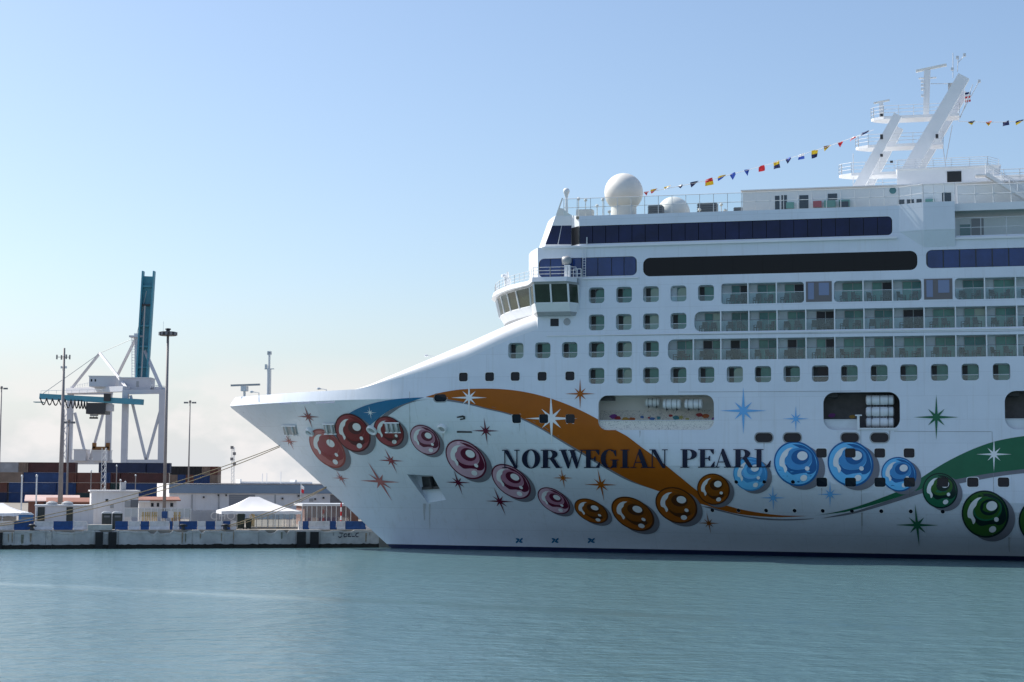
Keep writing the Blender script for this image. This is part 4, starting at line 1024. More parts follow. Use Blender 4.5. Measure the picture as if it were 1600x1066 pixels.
# vertical ladder by the wing and box vents under it
mb = MB(); xl, xh = P(899, 470).x, P(905, 470).x
for x in (xl, xh): mb.tube([(x, -0.15, z_bot + 0.2), (x, -0.15, z_head)], 0.03, 5)
for i in range(9): z = z_bot + 0.3 + (z_head - z_bot - 0.4) * i / 8; mb.tube([(xl, -0.15, z), (xh, -0.15, z)], 0.025, 5)
mb.build('ladder', 'white', ship)
mb = MB(); q, q2 = P(860, 510), P(873, 498); mb.box(q.x, -0.02, q.z, q2.x, 0.05, q2.z); mb.build('vent_panel', 'dark_glass', ship)
q = P(886, 503); mb = MB(); mb.lathe((0, 0, 0), [(0.38, 0), (0.38, 0.05), (0.3, 0.07)], 20); o = mb.build('round_vent', 'grey', ship, loc=(q.x, 0.01, q.z)); o.rotation_euler.x = R(90)

# ledges running along the side
for (a, ya, c, h_, out) in ((850, 386, 1402, 0.2, 0.32), (910, 436.2, 998, 0.12, 0.2), (855, 524.3, 1600, 0.1, 0.12)):
    z = P(a if a > 860 else 905, ya).z; x0 = P(a, ya).x; x1 = P(c, ya).x if c < 1590 else XR
    mb = MB(); mb.box(x0, -out, z - h_ / 2, x1, 0.05, z + h_ / 2); mb.build('ledge', 'white', ship)

# ---------------------------------------------------------------- deck 12 and 13
z13 = P(940, 336.5).z
x1405, x1443, x1492 = P(1405, 350).x, P(1443, 350).x, P(1492, 350).x
zbt, zbb = P(905, 353.5).z, P(905, 381.5).z
xb1 = P(1394, 350).x
rb = rrect((x905 - 4 + xb1) / 2, (zbt + zbb) / 2, xb1 - x905 + 4, zbt - zbb, 0.45)
bandp = [p for p in rb if p[0] > x905] + [(x905 + 0.01, zbt)] + [(x905 + 0.01, zbb)]
bandp = sorted(rb[:6], key=lambda p: p[0])[::-1]
bandp = [(xb1, zbb + 0.45)] + [p for p in rb[0:6]] + [(x905 + 0.01, zbt), (x905 + 0.01, zbb)] + [p for p in rb[18:24]]
vv, ff = cdt([[(x905, z12), (x1405, z12), (x1405, z13), (x905, z13)]], [bandp[1:]], step=2.0)
mb = MB(); mb.add([(x, 0, z) for x, z in vv], ff); upper = mb.build('upper_side', 'hull', ship)
o = ring_mesh(bandp[1:], 0.25, None, back=True).build('window_band', 'black_glass', ship)
ed = lin(x905 + 0.03, xb1 - 0.05, 23)
for a, c in zip(ed[:-1], ed[1:]):
    p = MB(); p.box(a + 0.03, 0.05 + rw_.uniform(0, 0.015), zbb + 0.03, c - 0.03, 0.1, zbt - 0.03); p.build('pane', 'band_glass', o)
# outward step of the side, tapering out downwards
OUT = 0.95
zst = P(1470, 317.5).z; zsb = P(1470, 388).z
mb = MB()
tp = [(x1405, 0.0, zst), (x1443, -OUT, zst), (x1492, -OUT, zst), (x1492, 3.0, zst), (x1405, 3.0, zst)]
zm_, zbt_ = z12 + 0.6, z12 - 1.05
md = [(x1405, 0.0, zm_), (x1443, -OUT * 0.85, zm_), (x1492, -OUT * 0.85, zm_), (x1492, 3.0, zm_), (x1405, 3.0, zm_)]
bt = [(x1405, 0.0, zbt_), (x1443, -0.01, zbt_), (x1492, -0.01, zbt_), (x1492, 0.3, zbt_), (x1405, .3, zbt_)]
mb.add(tp + md + bt, [(i, (i + 1) % 5, 5 + (i + 1) % 5, 5 + i) for i in range(5)] + [(5 + i, 5 + (i + 1) % 5, 10 + (i + 1) % 5, 10 + i) for i in range(5)] + [(0, 1, 2, 3, 4)])
mb.build('side_step', 'hull', ship)
# recessed promenade aft of the step
mb = MB(); mb.box(x1405 + 1, 2.6, z12 + .01, XR, 2 * HB - 3, z13 - 0.35); dk = mb.build('deck_house', 'white', ship)
mb = MB(); mb.box(x1405 + 1.0, 0.01, z12 - 0.12, XR, 2 * HB - 0.01, z12 + 0.0); mb.build('deck_floor', 'deck_wood', ship)
mb = MB(); mb.box(x1492 + 0.01, -0.25, P(1500, 373).z - 0.1, XR, 0.1, P(1500, 373).z + 0.1); mb.build('ledge', 'white', ship)
mb = MB(); mb.box(P(1518, 370, 3.2).x, 2.5, z12 + .02, P(1537, 370, 3.2).x, 2.59, P(1518, 343.5, 3.2).z); mb.build('door', 'door_brown', dk)
mb = MB(); mb.box(P(1500, 370, 3.2).x, 2.5, z12 + .02, P(1516, 370, 3.2).x, 2.59, P(1518, 352, 3.2).z); mb.build('window', 'door_teal', dk)
zg0 = P(1500, 371).z
railing('glass_railing', [(x1492 + .05, 0.0, zg0), (XR, 0.0, zg0)], P(1500, 341).z - zg0, 2, 2.4, 0.035, 'rail', 'clear_glass')
# deck 13 slab
xf = P(872, 337, 1.2).x
mb = MB(); mb.box(P(900, 337).x, 0.02, z13 - 0.3, XR, 2 * HB, z13 - 0.02); mb.build('deck_floor', 'deck_wood', ship)
mb = MB(); mb.box(x1492, -0.02, z13 - 0.75, XR, 0.3, z13); mb.build('deck_edge', 'white', ship)
# forward block with raked front
zf0, zf1 = z12 + 0.0, P(880, 337, 1.2).z
bl, br, tr, tl = P(850, 384, 1.2), P(893.5, 384, 1.2), P(893.5, 337, 1.2), P(868, 337.5, 1.2)
mb = MB(); mb.poly_prism([(bl.x, z12), (br.x, z12), (tr.x, zf1), (tl.x, zf1)], 1.2, 1.5); fb = mb.build('forward_block', 'white', ship)
front_wall('raked_front', bl.x, tl.x, z12, zf1, 3.0, 1.2)
def lerpx(py, u):       # point on the forward block at height py, u from raked edge to aft edge
    k = (384 - py) / (384 - 337.5); l_ = bl.lerp(tl, k); r_ = br.lerp(tr, k); return l_.lerp(r_, u)
for u0, u1 in ((0.03, 0.48), (0.51, 0.98)):
    p = MB(); a, c, d_, e_ = lerpx(382, u0), lerpx(382, u1), lerpx(353, u1), lerpx(353, u0)
    p.add([q + Vector((0, -0.03, 0)) for q in (a, c, d_, e_)] + [q + Vector((0, 0.02, 0)) for q in (a, c, d_, e_)], [(0, 1, 2, 3), (0, 1, 5, 4), (1, 2, 6, 5), (2, 3, 7, 6), (3, 0, 4, 7)]); p.build('pane', 'band_glass', fb)
mb = MB(); a, c = br, Vector((x905, 0, z12)); mb.quad((a.x, 1.2, z12), (c.x, 0, z12), (c.x, 0, z13), (a.x, 1.2, zf1)); mb.build('chamfer', 'white', ship, fix=False)
mb = MB(); o_ = Vector((-0.03, -0.03, 0)); mb.quad(Vector((a.x, 1.17, zbb)) + o_, Vector((c.x, -0.02, zbb)) + o_, Vector((c.x, -0.02, zbt)) + o_, Vector((a.x, 1.17, zbt)) + o_); mb.build('corner_pane', 'black_glass', fb, fix=False)
mb = MB(); q, q2 = P(848, 387), P(896, 383); mb.box(q.x, -0.25, z12 - 0.12, x905, 1.25, z12 + 0.05); mb.build('ledge', 'white', ship)
mb = MB(); q = P(917.5, 382); mb.box(q.x - 0.05, -0.2, z12 + 0.05, q.x + 0.05, -0.1, z12 + 0.95); mb.build('stub_pole', 'rail', ship)
mb = MB(); xl, xh = P(911, 400).x, P(915.5, 400).x
for x in (xl, xh): mb.tube([(x, -0.12, z_roof + .1), (x, -0.12, P(913, 390).z)], 0.03, 5)
for i in range(10): z = z_roof + 0.3 + 0.27 * i; mb.tube([(xl, -0.12, z), (xh, -0.12, z)], 0.022, 5)
mb.build('ladder', 'white', ship)
# wind screen at the forward corner of deck 13
mb = MB(); s0, s1, s2, s3 = P(869, 337.5, 1.25), P(897, 337.5, 1.25), P(897, 324, 1.25), P(879, 309.5, 1.25)
mb.poly_prism([(s0.x, s0.z), (P(894, 337.5, 1.25).x, s0.z), (P(886, 332, 1.25).x, P(886, 332, 1.25).z), (P(880, 326, 1.25).x, P(880, 326, 1.25).z), (P(874.5, 325, 1.25).x, P(874.5, 325, 1.25).z)], 1.25, 1.32); mb.beam(P(869.5, 337, 1.3), P(879, 309.5, 1.3), 0.12); mb.build('wind_screen', 'cream', ship)

# deck 13 railing with glass
zr0 = z13; hr = P(950, 308.5).z - z13
xa_, xb_ = P(881, 337, 0.2).x, x1405
railing('glass_railing', [(xa_, 0.15, zr0), (xb_, 0.15, zr0)], hr, 2, 1.42, 0.035, 'rail', 'clear_glass')
railing('glass_railing', [(x1405, 0.15, zr0), (x1443, -OUT + .1, zst), (x1492, -OUT + .1, zst)], P(1470, 289).z - zst, 2, 1.2, 0.035, 'rail', 'clear_glass')
railing('deck_railing', [(x1492 + .3, 0.1, zr0), (XR, 0.1, zr0)], P(1520, 289).z - zr0, 2, 1.75, 0.05, 'rail', 'clear_glass')

# radomes
def sphere_prof(r, z0, zc, n=16, t0=-52):
    return [(r * math.cos(R(t0 + (90 - t0) * i / n)) + (0.001 if i == n else 0), zc + r * math.sin(R(t0 + (90 - t0) * i / n))) for i in range(n + 1)]
q = P(974.5, 301, 7); r_ = 30.3 / 15.0 * (P(1004.8, 301, 7).x - q.x) / (30.3 / 15.0) * 0.985
mb = MB(); mb.lathe((q.x, 7, 0), [(r_ * 0.66, z13 - .02), (r_ * 0.66, q.z - r_ * 0.80)] + sphere_prof(r_, 0, q.z), 40); mb.build('radome', 'cream', ship, smooth='auto', label='large white radome on a drum base')
q = P(1052.5, 333, 9); r_ = (P(1078, 333, 9).x - q.x)
mb = MB(); mb.lathe((q.x, 9, 0), [(r_ * 0.8, z13 - .02)] + sphere_prof(r_, 0, q.z, 16, -30), 36); mb.build('radome', 'cream', ship, smooth='auto', label='low white radome half hidden by the rail')
q = P(885, 299, 3); mb = MB(); mb.tube([(q.x, 3, z13), (q.x, 3, q.z - 0.3)], [0.22, 0.13], 8); mb.lathe((q.x, 3, 0), [(0.12, q.z - 0.75)] + sphere_prof(0.36, 0, q.z, 10, -40) , 16); mb.build('small_radome', 'white', ship, smooth='auto')
# louvred ventilators
for a, c, t_, y in ((1012, 1035, 321, 4), (1089, 1120, 317, 5), (1146, 1160, 324, 5)):
    x0, x1 = P(a, 330, y).x, P(c, 330, y).x; zt = P(a, t_, y).z
    mb = MB(); mb.box(x0 + .05, y + 0.1, z13, x1 - .05, y + 1.6, zt); o = mb.build('ventilator', 'dark_metal', ship)
    nl = 7
    for i in range(nl):
        z = z13 + 0.1 + (zt - z13 - 0.1) * i / nl; p = MB(); p.beam((x0, y, z), (x1, y, z + 0.0), 0.16, 0.03, up=(0, 0.6, 1)); p.build('louvre', 'rail_dark', o)
# lamps along the deck edge, small masts, locker
for px, py in ((904, 311), (915, 313), (933, 322), (1093, 328), (1127, 320), (1133, 329), (942, 312), (952, 331)):
    q = P(px, py, 2.2); mb = MB(); mb.tube([(q.x, 2.2, z13), (q.x, 2.2, q.z)], 0.05, 6); mb.lathe((q.x, 2.2, q.z), [(0.04, -0.18), (0.19, -0.05), (0.17, 0.1), (0.02, 0.2)], 10); mb.build('deck_lamp', 'cream', ship)
q, q2 = P(900, 337, 3), P(925, 327, 3); mb = MB(); mb.box(q.x, 3, z13, q2.x, 4.2, P(900, 327.5, 3).z); mb.build('deck_locker', 'cream', ship)

# deck 13 house
def house(px0, px1, pyt, pyref, y, zbase, m_='cream', name='deck_house', depth=None):
    x0, x1 = P(px0, pyref, y).x, P(px1, pyref, y).x; z1 = P(pyref if False else (px0 + px1) / 2, pyt, y).z
    mb = MB(); mb.box(x0, y, zbase, x1, 2 * HB - y if depth is None else y + depth, z1); o = mb.build(name, m_, ship)
    mb = MB(); mb.box(x0 - 0.15, y - 0.2, z1, x1 + 0.15, (2 * HB - y if depth is None else y + depth) + 0.2, z1 + 0.12); mb.build('roof_edge', 'white', o)
    return o, x0, x1, z1
hs, hx0, hx1, hz1 = house(1160, 1900, 286, 310, 4.5, z13, 'white')
def on(px0, py0, px1, py1, y, m_, nm, o, proud=0.04):
    a, c = P(px0, py1, y), P(px1, py0, y); mb = MB(); mb.box(a.x, y - proud, a.z, c.x, y + 0.05, c.z); return mb.build(nm, m_, o)
for a in ((1211, 306, 1218, 328), (1221, 305, 1229.5, 328), (1249, 305, 1263, 326), (1293.5, 302.5, 1308, 313), (1472, 300, 1486, 315), (1404, 312, 1413, 320), (1417, 311.5, 1428, 319), (1432, 311, 1440, 318)):
    on(*a, 4.5, 'dark_glass', 'window', hs)
for a in ((1229, 317, 1241, 327), (1288, 314, 1306, 325), (1311, 313, 1328, 324), (1446, 312, 1460, 317)):
    f_ = on(*a, 4.5, 'door_green', 'display_panel', hs, 0.5)
on(1312, 316, 1326, 325, 4.45, 'dark_glass', 'window', hs, 0.55)
on(1271, 315, 1284, 325, 4.5, paint('bin_red', (0.35, 0.05, 0.06)), 'fire_locker', hs, 0.5)
mb = MB(); q = P(1395, 298, 4.5); mb.lathe((0, 0, 0), [(0.35, 0), (0.35, 0.06), (0.26, 0.06), (0.26, 0.02)], 20); o = mb.build('round_sign', 'door_teal', hs, loc=(q.x, 4.48, q.z)); o.rotation_euler.x = R(90)
# deck 14 house and its railings
h2, gx0, gx1, gz1 = house(1402, 1562, 262.5, 275, 7, hz1 - .05, 'white')
on(1480, 267.5, 1502, 285, 7, 'curtain', 'door', h2, 0.06)
h3, ix0, ix1, iz1 = house(1556, 1900, 270, 285, 6, hz1 - .05, 'white')
railing('house_railing', [(gx0 - 3, 7.1, hz1 + .12), (gx0, 7.1, hz1 + .12)], 1.1, 3, 1.4, 0.03)
railing('house_railing', [(gx0, 7.1, gz1 + .12), (P(1543, 250, 7.1).x, 7.1, gz1 + .12), (gx1, 9, gz1 + .12)], P(1470, 247.5, 7.1).z - gz1 - .12, 4, 1.7, 0.03)
railing('house_railing', [(P(1545, 280, 2).x, 4.3, hz1 + .12), (hx1, 4.3, hz1 + .12)], 1.15, 3, 1.6, 0.035)
# outside stair
mb = MB(); a, c = P(1540, 274, 3.9), P(1602, 312, 3.9)
for y in (2.9, 3.9):
    mb.beam(a + Vector((0, y - 3.9, 0)), c + Vector((0, y - 3.9, 0)), 0.06, 0.35)
    mb.tube([a + Vector((0, y - 3.9, 1.1)), c + Vector((0, y - 3.9, 1.1))], 0.04, 6)
    for i in range(6): q = a.lerp(c, i / 5) + Vector((0, y - 3.9, 0)); mb.tube([q, q + Vector((0, 0, 1.1))], 0.03, 5)
o = mb.build('stair', 'white', ship)
for i in range(11): q = a.lerp(c, i / 11); p = MB(); p.box(q.x - 0.02, 2.9, q.z - 0.02, q.x + 0.3, 3.9, q.z + 0.03); p.build('tread', 'grey', o)
mb = MB(); q, q2 = P(1524, 289, 3.9), P(1542, 286, 3.9); mb.box(q.x, 2.9, P(1530, 275, 3.9).z - .12, q2.x, 4.4, P(1530, 275, 3.9).z); mb.build('stair_landing', 'white', ship)

# ---------------------------------------------------------------- mast
mast = empty('mast'); mast.parent = ship
yN, yF = 12.6, 19.6
def leg(px0, py0, px1, py1, w0, w1, y, d=1.1):
    a, c = P(px0, py0, yN), P(px1, py1, yN); a.y = c.y = y
    mb = MB(); mb.beam(a, c, w0, d, 0, (0, 1, 0), w1, d * 0.8)
    return mb.build('mast_leg', 'white', mast)
for y in (yN, yF):
    leg(1338, 300, 1403, 180, 1.15, 0.9, y, 0.9); leg(1415, 275, 1506, 120, 1.45, 1.3, y, 1.0)
def plat(px0, px1, py, dpx, nose=True):
    a, c = P(px0, py, 16), P(px1, py, 16); th = 0.3
    pts = [(a.x + 1.4, 14.9), (c.x, 14.9), (c.x, 17.4), (a.x + 1.4, 17.4), (a.x + 0.3, 16.6), (a.x, 16.1), (a.x + 0.3, 15.6)]
    mb = MB(); mb.slab(pts, a.z - th / 2, a.z + th / 2); mb.build('mast_platform', 'white', mast)
    r_ = railing('mast_railing', [(p[0], p[1], a.z + th / 2) for p in pts[4:7] + pts[0:3]], 1.15, 3, 1.6, 0.03); r_.parent = mast
plat(1361, 1499, 188, 6); plat(1337, 1474, 232.5, 6); plat(1311, 1420, 276, 6)
# radar posts and scanners
a, c = P(1447, 183, 16), P(1450, 110, 16); mb = MB(); mb.beam(a, (a.x + 0.2, 16, c.z), 0.62, 0.62, w2=0.7, d2=0.6); q = P(1450, 122, 16); mb.box(q.x - 1.0, 15.8, q.z - 0.05, q.x + 0.9, 16.2, q.z + 0.05)
for py in (128, 134, 140, 150): z = P(1447, py, 16).z; mb.box(a.x - 0.5, 15.6, z - .12, a.x - 0.2, 15.9, z + .12)
mb.build('radar_post', 'white', mast)
a, c = P(1431, 111.5, 16), P(1479, 101.5, 16); mb = MB(); mb.beam(a, c, 0.3, 0.26); mb.build('radar_scanner', 'cream', mast)
a, c = P(1377, 186, 16), P(1377, 160, 16); mb = MB(); mb.beam(a, c, 0.45, 0.45); mb.build('radar_post', 'white', mast)
a, c = P(1365, 161.5, 16), P(1390, 156.5, 16); mb = MB(); mb.beam(a, c, 0.2, 0.18); mb.build('radar_scanner', 'cream', mast)
# aerials, stays, lights, ensign staff
mb = MB()
for p0, p1 in (((1489, 122), (1489, 83)), ((1496, 112), (1497, 92)), ((1497, 98), (1508, 86)), ((1333, 292), (1333, 240)), ((1520, 132), (1500, 185)), ((1530, 127), (1499, 184)), ((1454, 131), (1489, 131)), ((1471, 214), (1478, 262)), ((1488, 196), (1478, 250))):
    mb.tube([P(*p0, 16), P(*p1, 16)], 0.045, 5)
for px, py in ((1488, 108), (1496, 90), (1507, 86), (1530, 127)):
    q = P(px, py, 16); mb.box(q.x - .15, 15.85, q.z - .15, q.x + .15, 16.15, q.z + .15)
mb.build('aerial_set', 'rail', mast)
for px, py, h_ in ((1377.5, 180, 4), (1377.5, 214, 7), (1377.5, 243, 4), (1393, 253, 3), (1464, 213, 6)):
    q = P(px, py, yN - 1); mb = MB(); mb.box(q.x - .15, q.y - .2, q.z - h_ / 30, q.x + .15, q.y + .2, q.z + h_ / 30); mb.build('mast_lamp', 'dark_metal', mast)
a = P(1485, 135, yN); mb = MB(); mb.box(a.x - .25, yN - .1, a.z - .45, a.x + .3, yN + .1, a.z + .35); mb.build('mast_sign', 'grey', mast)

# ---------------------------------------------------------------- signal flags
FC = {k: mat('flag_' + k, v, 0.8) for k, v in {'red': (0.6, 0.02, 0.03), 'yellow': (0.75, 0.5, 0.02), 'navy': (0.012, 0.02, 0.09), 'blue': (0.03, 0.09, 0.45), 'white': (0.8, 0.8, 0.8), 'brown': (0.25, 0.1, 0.02)}.items()}
def flag_line(pts, flags, label, y):
    o = empty('signal_flag_line', s2w(*P(*pts[0], y)), 0.0); tag(o, label, 'flags')
    base = o.location
    line = [s2w(*P(*p, y)) for p in curve(pts, 6)]
    MB().tube([q - base for q in line], 0.03, 4).build('halyard', 'rail', o)
    rf = random.Random(5)
    for px, py, c1, c2, kind, w, h_ in flags:
        q = s2w(*P(px - w / 2, py, y)) - base; e_ = s2w(*P(px + w / 2, py - w * 0.28, y)) - base; u = e_ - q; hh = h_ / 15.0
        tw = rf.uniform(-0.5, 0.5); dv = Vector((0.25 * hh * tw, 0.3 * hh * tw, -hh))
        N = 4; mb = MB()
        for i in range(N):
            for (s0, s1, mi) in ((0, 0.5, 0), (0.5, 1, 1)):
                def pt(f, g_):
                    tpr = 1.0 if kind == 'rect' else (1 - 0.75 * abs(f - 0.5) * 2 if kind == 'tri' else 1 - 0.75 * f)
                    bend = Vector((0.06, 0.10, 0)) * math.sin(3.5 * f + 3 * g_ + px) 
                    return q + u * f + dv * (g_ * tpr) + bend
                f0, f1 = i / N, (i + 1) / N
                mb.quad(pt(f0, s0), pt(f1, s0), pt(f1, s1), pt(f0, s1), mi)
        fl = mb.build('flag', [FC[c1], FC[c2]], o, fix=False)
flag_line([(1003, 302), (1100, 283), (1200, 257), (1290, 230), (1365, 203)], [
    (1010, 300.5, 'red', 'red', 'tri', 7, 7), (1022, 297, 'yellow', 'red', 'pen', 10, 6), (1043, 292.5, 'yellow', 'white', 'pen', 11, 5), (1063, 290, 'white', 'navy', 'tri', 7, 6),
    (1085, 285.5, 'navy', 'navy', 'pen', 12, 8), (1107.5, 281, 'red', 'yellow', 'rect', 12, 11), (1128, 276, 'yellow', 'blue', 'pen', 11, 8), (1145, 271.5, 'blue', 'blue', 'tri', 8, 12), (1167, 266, 'blue', 'blue', 'tri', 8, 11),
    (1190, 260.5, 'red', 'red', 'rect', 9, 9), (1213, 253.5, 'yellow', 'navy', 'rect', 10, 12), (1232, 247.5, 'blue', 'navy', 'tri', 8, 11), (1252, 242, 'white', 'blue', 'rect', 9, 9), (1273, 236, 'yellow', 'navy', 'rect', 9, 13),
    (1293, 229, 'brown', 'yellow', 'pen', 11, 8), (1313, 222.5, 'red', 'red', 'tri', 8, 10), (1333, 215, 'white', 'red', 'pen', 8, 7), (1352, 207.5, 'navy', 'navy', 'pen', 12, 6)],
    'string of coloured signal flags rising from the radome to the mast', 14.0)
flag_line([(1497, 189.5), (1560, 191), (1640, 186), (1760, 176)], [(1518, 191, 'navy', 'yellow', 'tri', 10, 6), (1545, 191, 'red', 'yellow', 'tri', 9, 8), (1571.5, 191, 'navy', 'navy', 'rect', 10, 7), (1593, 190, 'navy', 'yellow', 'pen', 12, 6), (1640, 186, 'red', 'white', 'tri', 9, 9)],
    'short string of signal flags running aft from the mast', 14.0)
a, c = s2w(*P(1510, 160, 20)), None
fl = empty('ensign', s2w(*P(1512, 148, 18))); tag(fl, 'small striped ensign on a line behind the mast', 'flag')
mb = MB()
for i in range(5):
    z0, z1 = -0.9 + 0.22 * i, -0.9 + 0.22 * (i + 1); mb.quad((-0.3, 0, z0), (0.35, 0.1, z0 + 0.15), (0.35, 0.1, z1 + 0.15), (-0.3, 0, z1), (0 if i % 2 == 0 else 1) if i < 4 else 2)
mb.build('cloth', [FC['red'], FC['white'], FC['navy']], fl, fix=False)
MB().tube([(-0.32, 0, -1.2), (-0.32, 0, 0.6)], 0.03, 5).build('staff', 'rail', fl)

# end wall so that the hollow ship is closed
mb = MB(); mb.quad((XR, 0, -1), (XR, 2 * HB, -1), (XR, 2 * HB, z13), (XR, 0, z13)); mb.build('end_bulkhead', 'white', ship)
# ================================================================== HARBOUR FURNITURE AND BACKGROUND
def qbox(mb, px0, px1, pyt, y0, y1, z0=GZ, pyb=None, mi=0):
    """box in the quay frame whose front face (y0 inland) spans the given picture columns"""
    a, c = Q(px0, 800, y0), Q(px1, 800, y0); z1 = Q((px0 + px1) / 2, pyt, y0).z
    if pyb is not None: z0 = Q((px0 + px1) / 2, pyb, y0).z
    mb.box(a.x, y0, z0, c.x, y1, z1, mi); return a.x, c.x, z0, z1
def qthing(name, px, y, label, cat, group=None):
    o = empty(name, q2w(Q(px, 800, y).x, y, GZ), QA); tag(o, label, cat, group); return o, Q(px, 800, y).x
def shift(mb, dx, dy, dz=GZ): mb.v = [(a - dx, b_ - dy, c - dz) for a, b_, c in mb.v]; return mb

M['bar_white'] = mat('barrier_white', (0.76, 0.71, 0.69), 0.8, noise=0.25, nscale=1.5)
M['bar_blue'] = mat('barrier_blue', (0.02, 0.075, 0.23), 0.7, noise=0.3, nscale=1.5)
M['steel_dark'] = M['dark_metal']
# --- barriers along the edge
bars = [(-30, 21.5, 'w'), (22, 53, 'b'), (53.5, 83, 'w'), (83.5, 114, 'b'), (114.5, 137, 'w'), (180, 200, 'b'), (200.5, 219, 'w'), (219.5, 233, 'b'), (233.5, 264.5, 'w'), (265, 270, 'b'), (270.5, 279.5, 'w'), (280, 308, 'b'),
        (308.5, 321, 'w'), (321.5, 336, 'b'), (336.5, 348, 'w'), (348.5, 360, 'b'), (360.5, 369, 'w'), (466, 472.5, 'w'), (473, 482, 'b'), (482.5, 515, 'w'), (515.5, 525, 'b'), (525.5, 539, 'w'), (539.5, 571, 'b'), (571.5, 590, 'w')]
cnt = {'w': 0, 'b': 0}
ordn = ['first', 'second', 'third', 'fourth', 'fifth', 'sixth', 'seventh', 'eighth', 'ninth', 'tenth', 'eleventh', 'twelfth', 'thirteenth', 'fourteenth']
def ordinal(i): return ordn[i] if i < len(ordn) else '%dth' % (i + 1)
for a, c, k in bars:
    yb = 1.5; x0, x1 = Q(a, 820, yb).x, Q(c, 820, yb).x; L_ = x1 - x0; hgt = 0.98
    prof = [(-0.3, 0), (0.3, 0), (0.3, 0.12), (0.12, 0.38), (0.09, hgt), (-0.09, hgt), (-0.12, 0.38), (-0.3, 0.12)]
    mb = MB(); vs = [(0.01, y, z) for y, z in prof] + [(L_ - 0.01, y, z) for y, z in prof]
    mb.add(vs, [tuple(range(8)), tuple(range(15, 7, -1))] + [(i, (i + 1) % 8, 8 + (i + 1) % 8, 8 + i) for i in range(8)])
    o = mb.build('concrete_barrier', 'bar_white' if k == 'w' else 'bar_blue'); o.location = q2w(x0, yb, GZ); o.rotation_euler.z = QA
    tag(o, '%s painted concrete barrier, %s %s one from the left on the quay' % (('white', ordinal(cnt['w']), 'white') if k == 'w' else ('blue', ordinal(cnt['b']), 'blue')), 'barrier', 'barriers along the quay edge'); cnt[k] += 1
# --- raised concrete block with worn paint
mb = MB(); x0, x1, z0, z1 = qbox(mb, 137.5, 176, 820, 0.1, 1.6); o = shift(mb, x0, 0).build('concrete_block', 'concrete_light'); o.location = q2w(x0, 0, GZ); o.rotation_euler.z = QA; tag(o, 'worn whitish concrete block on the quay edge above dark fenders', 'concrete block')
# --- fenders
for i, (a, c, lab) in enumerate(((149, 161, 'left of the left pair of black rubber fenders on the quay wall'), (169.5, 182, 'right of the left pair of black rubber fenders on the quay wall'), (464, 478, 'left of the right pair of black rubber fenders near the graffiti'), (485, 498, 'right of the right pair of black rubber fenders near the graffiti'), (-14, 4, 'black rubber fender at the left edge of the picture'))):
    x0, x1 = Q(a, 840, -0.3).x, Q(c, 840, -0.3).x
    mb = MB(); mb.poly_prism([(0, -1.2), (x1 - x0, -1.2), (x1 - x0, 1.75), (0, 1.75)], -0.32, 0.02)
    for z in (0.2, 0.7, 1.2): mb.box(0.05, -0.37, z, x1 - x0 - 0.05, -0.3, z + 0.1)
    o = mb.build('dock_fender', 'rubber'); o.location = q2w(x0, -0.04, 0.1); o.rotation_euler.z = QA; tag(o, lab, 'fender', 'fenders on the quay wall')
# --- bollards
def bollard(px, lab):
    x = Q(px, 825, 0.6).x; mb = MB(); mb.lathe((0, 0, 0), [(0.36, 0), (0.34, 0.08), (0.2, 0.14), (0.18, 0.42), (0.34, 0.5), (0.36, 0.6), (0.25, 0.68), (0.02, 0.7)], 16); mb.beam((-0.5, 0, 0.45), (0.5, 0, 0.45), 0.14)
    o = mb.build('mooring_bollard', 'dark_metal', smooth='auto'); o.location = q2w(x, 0.6, GZ); tag(o, lab, 'bollard', 'bollards on the quay edge'); return q2w(x, 0.6, GZ + 0.4)
bollard(50, 'dark iron bollard on the quay in front of the blue portable toilet'); bollard(286, 'dark iron bollard on the quay right of the tall light mast')
b2 = bollard(352, 'dark iron bollard holding the lower mooring rope'); b1 = bollard(-26, 'dark iron bollard holding the long mooring ropes at left edge')
# --- ropes
M['rope'] = mat('mooring_rope', (0.42, 0.32, 0.19), 0.9, noise=0.3, nscale=6)
def rope(pa, pb, sag, lab, r=0.05):
    pts = [pa.lerp(pb, i / 24) - Vector((0, 0, sag * 4 * (i / 24) * (1 - i / 24))) for i in range(25)]
    o = empty('mooring_rope', pa); tag(o, lab, 'rope', 'mooring ropes'); MB().tube([p - pa for p in pts], r, 6).build('strand', 'rope', o, smooth=True); return o
hpt = lambda px, py: (lambda q: s2w(q.x, q.y, q.z))(hp(px, py))
rope(b1, hpt(437, 696.5), 1.0, 'upper of the two long ropes from the bow to the left')
rope(b1 + Vector((0.1, 0.3, -0.1)), hpt(437, 698.5), 1.35, 'lower of the two long ropes from the bow to the left')
rope(b2, hpt(510, 761), 0.35, 'short mooring rope from the bow to a bollard by the tent', 0.06)
rope(b2 + Vector((0.2, 0.2, -0.1)), hpt(510, 762.2), 0.5, 'slack twin of the short mooring rope by the tent', 0.04)
# --- graffiti on the quay wall
gr = []
for st in ([(530, 833), (536.5, 833)], [(534, 833), (533.6, 838), (531.5, 840.3), (528.6, 838.6)], [(538.5, 834.3), (541.5, 834), (541.8, 838), (538, 839.3), (537.3, 836.5), (538.5, 834.3)], [(547.5, 833.2), (544, 834.5), (543.6, 838.3), (548.5, 838.4)], [(543.8, 836.2), (547, 835.8)],
           [(549.5, 832.5), (550, 838.4), (554.3, 838.2)], [(560.5, 832.8), (556.6, 833.8), (555.8, 837.2), (557.5, 839), (560, 838.4)], [(521, 832), (521.3, 837)], [(577.5, 832.5), (577.8, 836.5)]):
    mb = MB(); pts = [Q(x, y, -0.075) for x, y in st]
    for p, q in zip(pts[:-1], pts[1:]): mb.beam(p, q, 0.02, 0.1, up=(0, 0, 1)); 
    mb.build('graffiti_stroke', 'letter', quay)
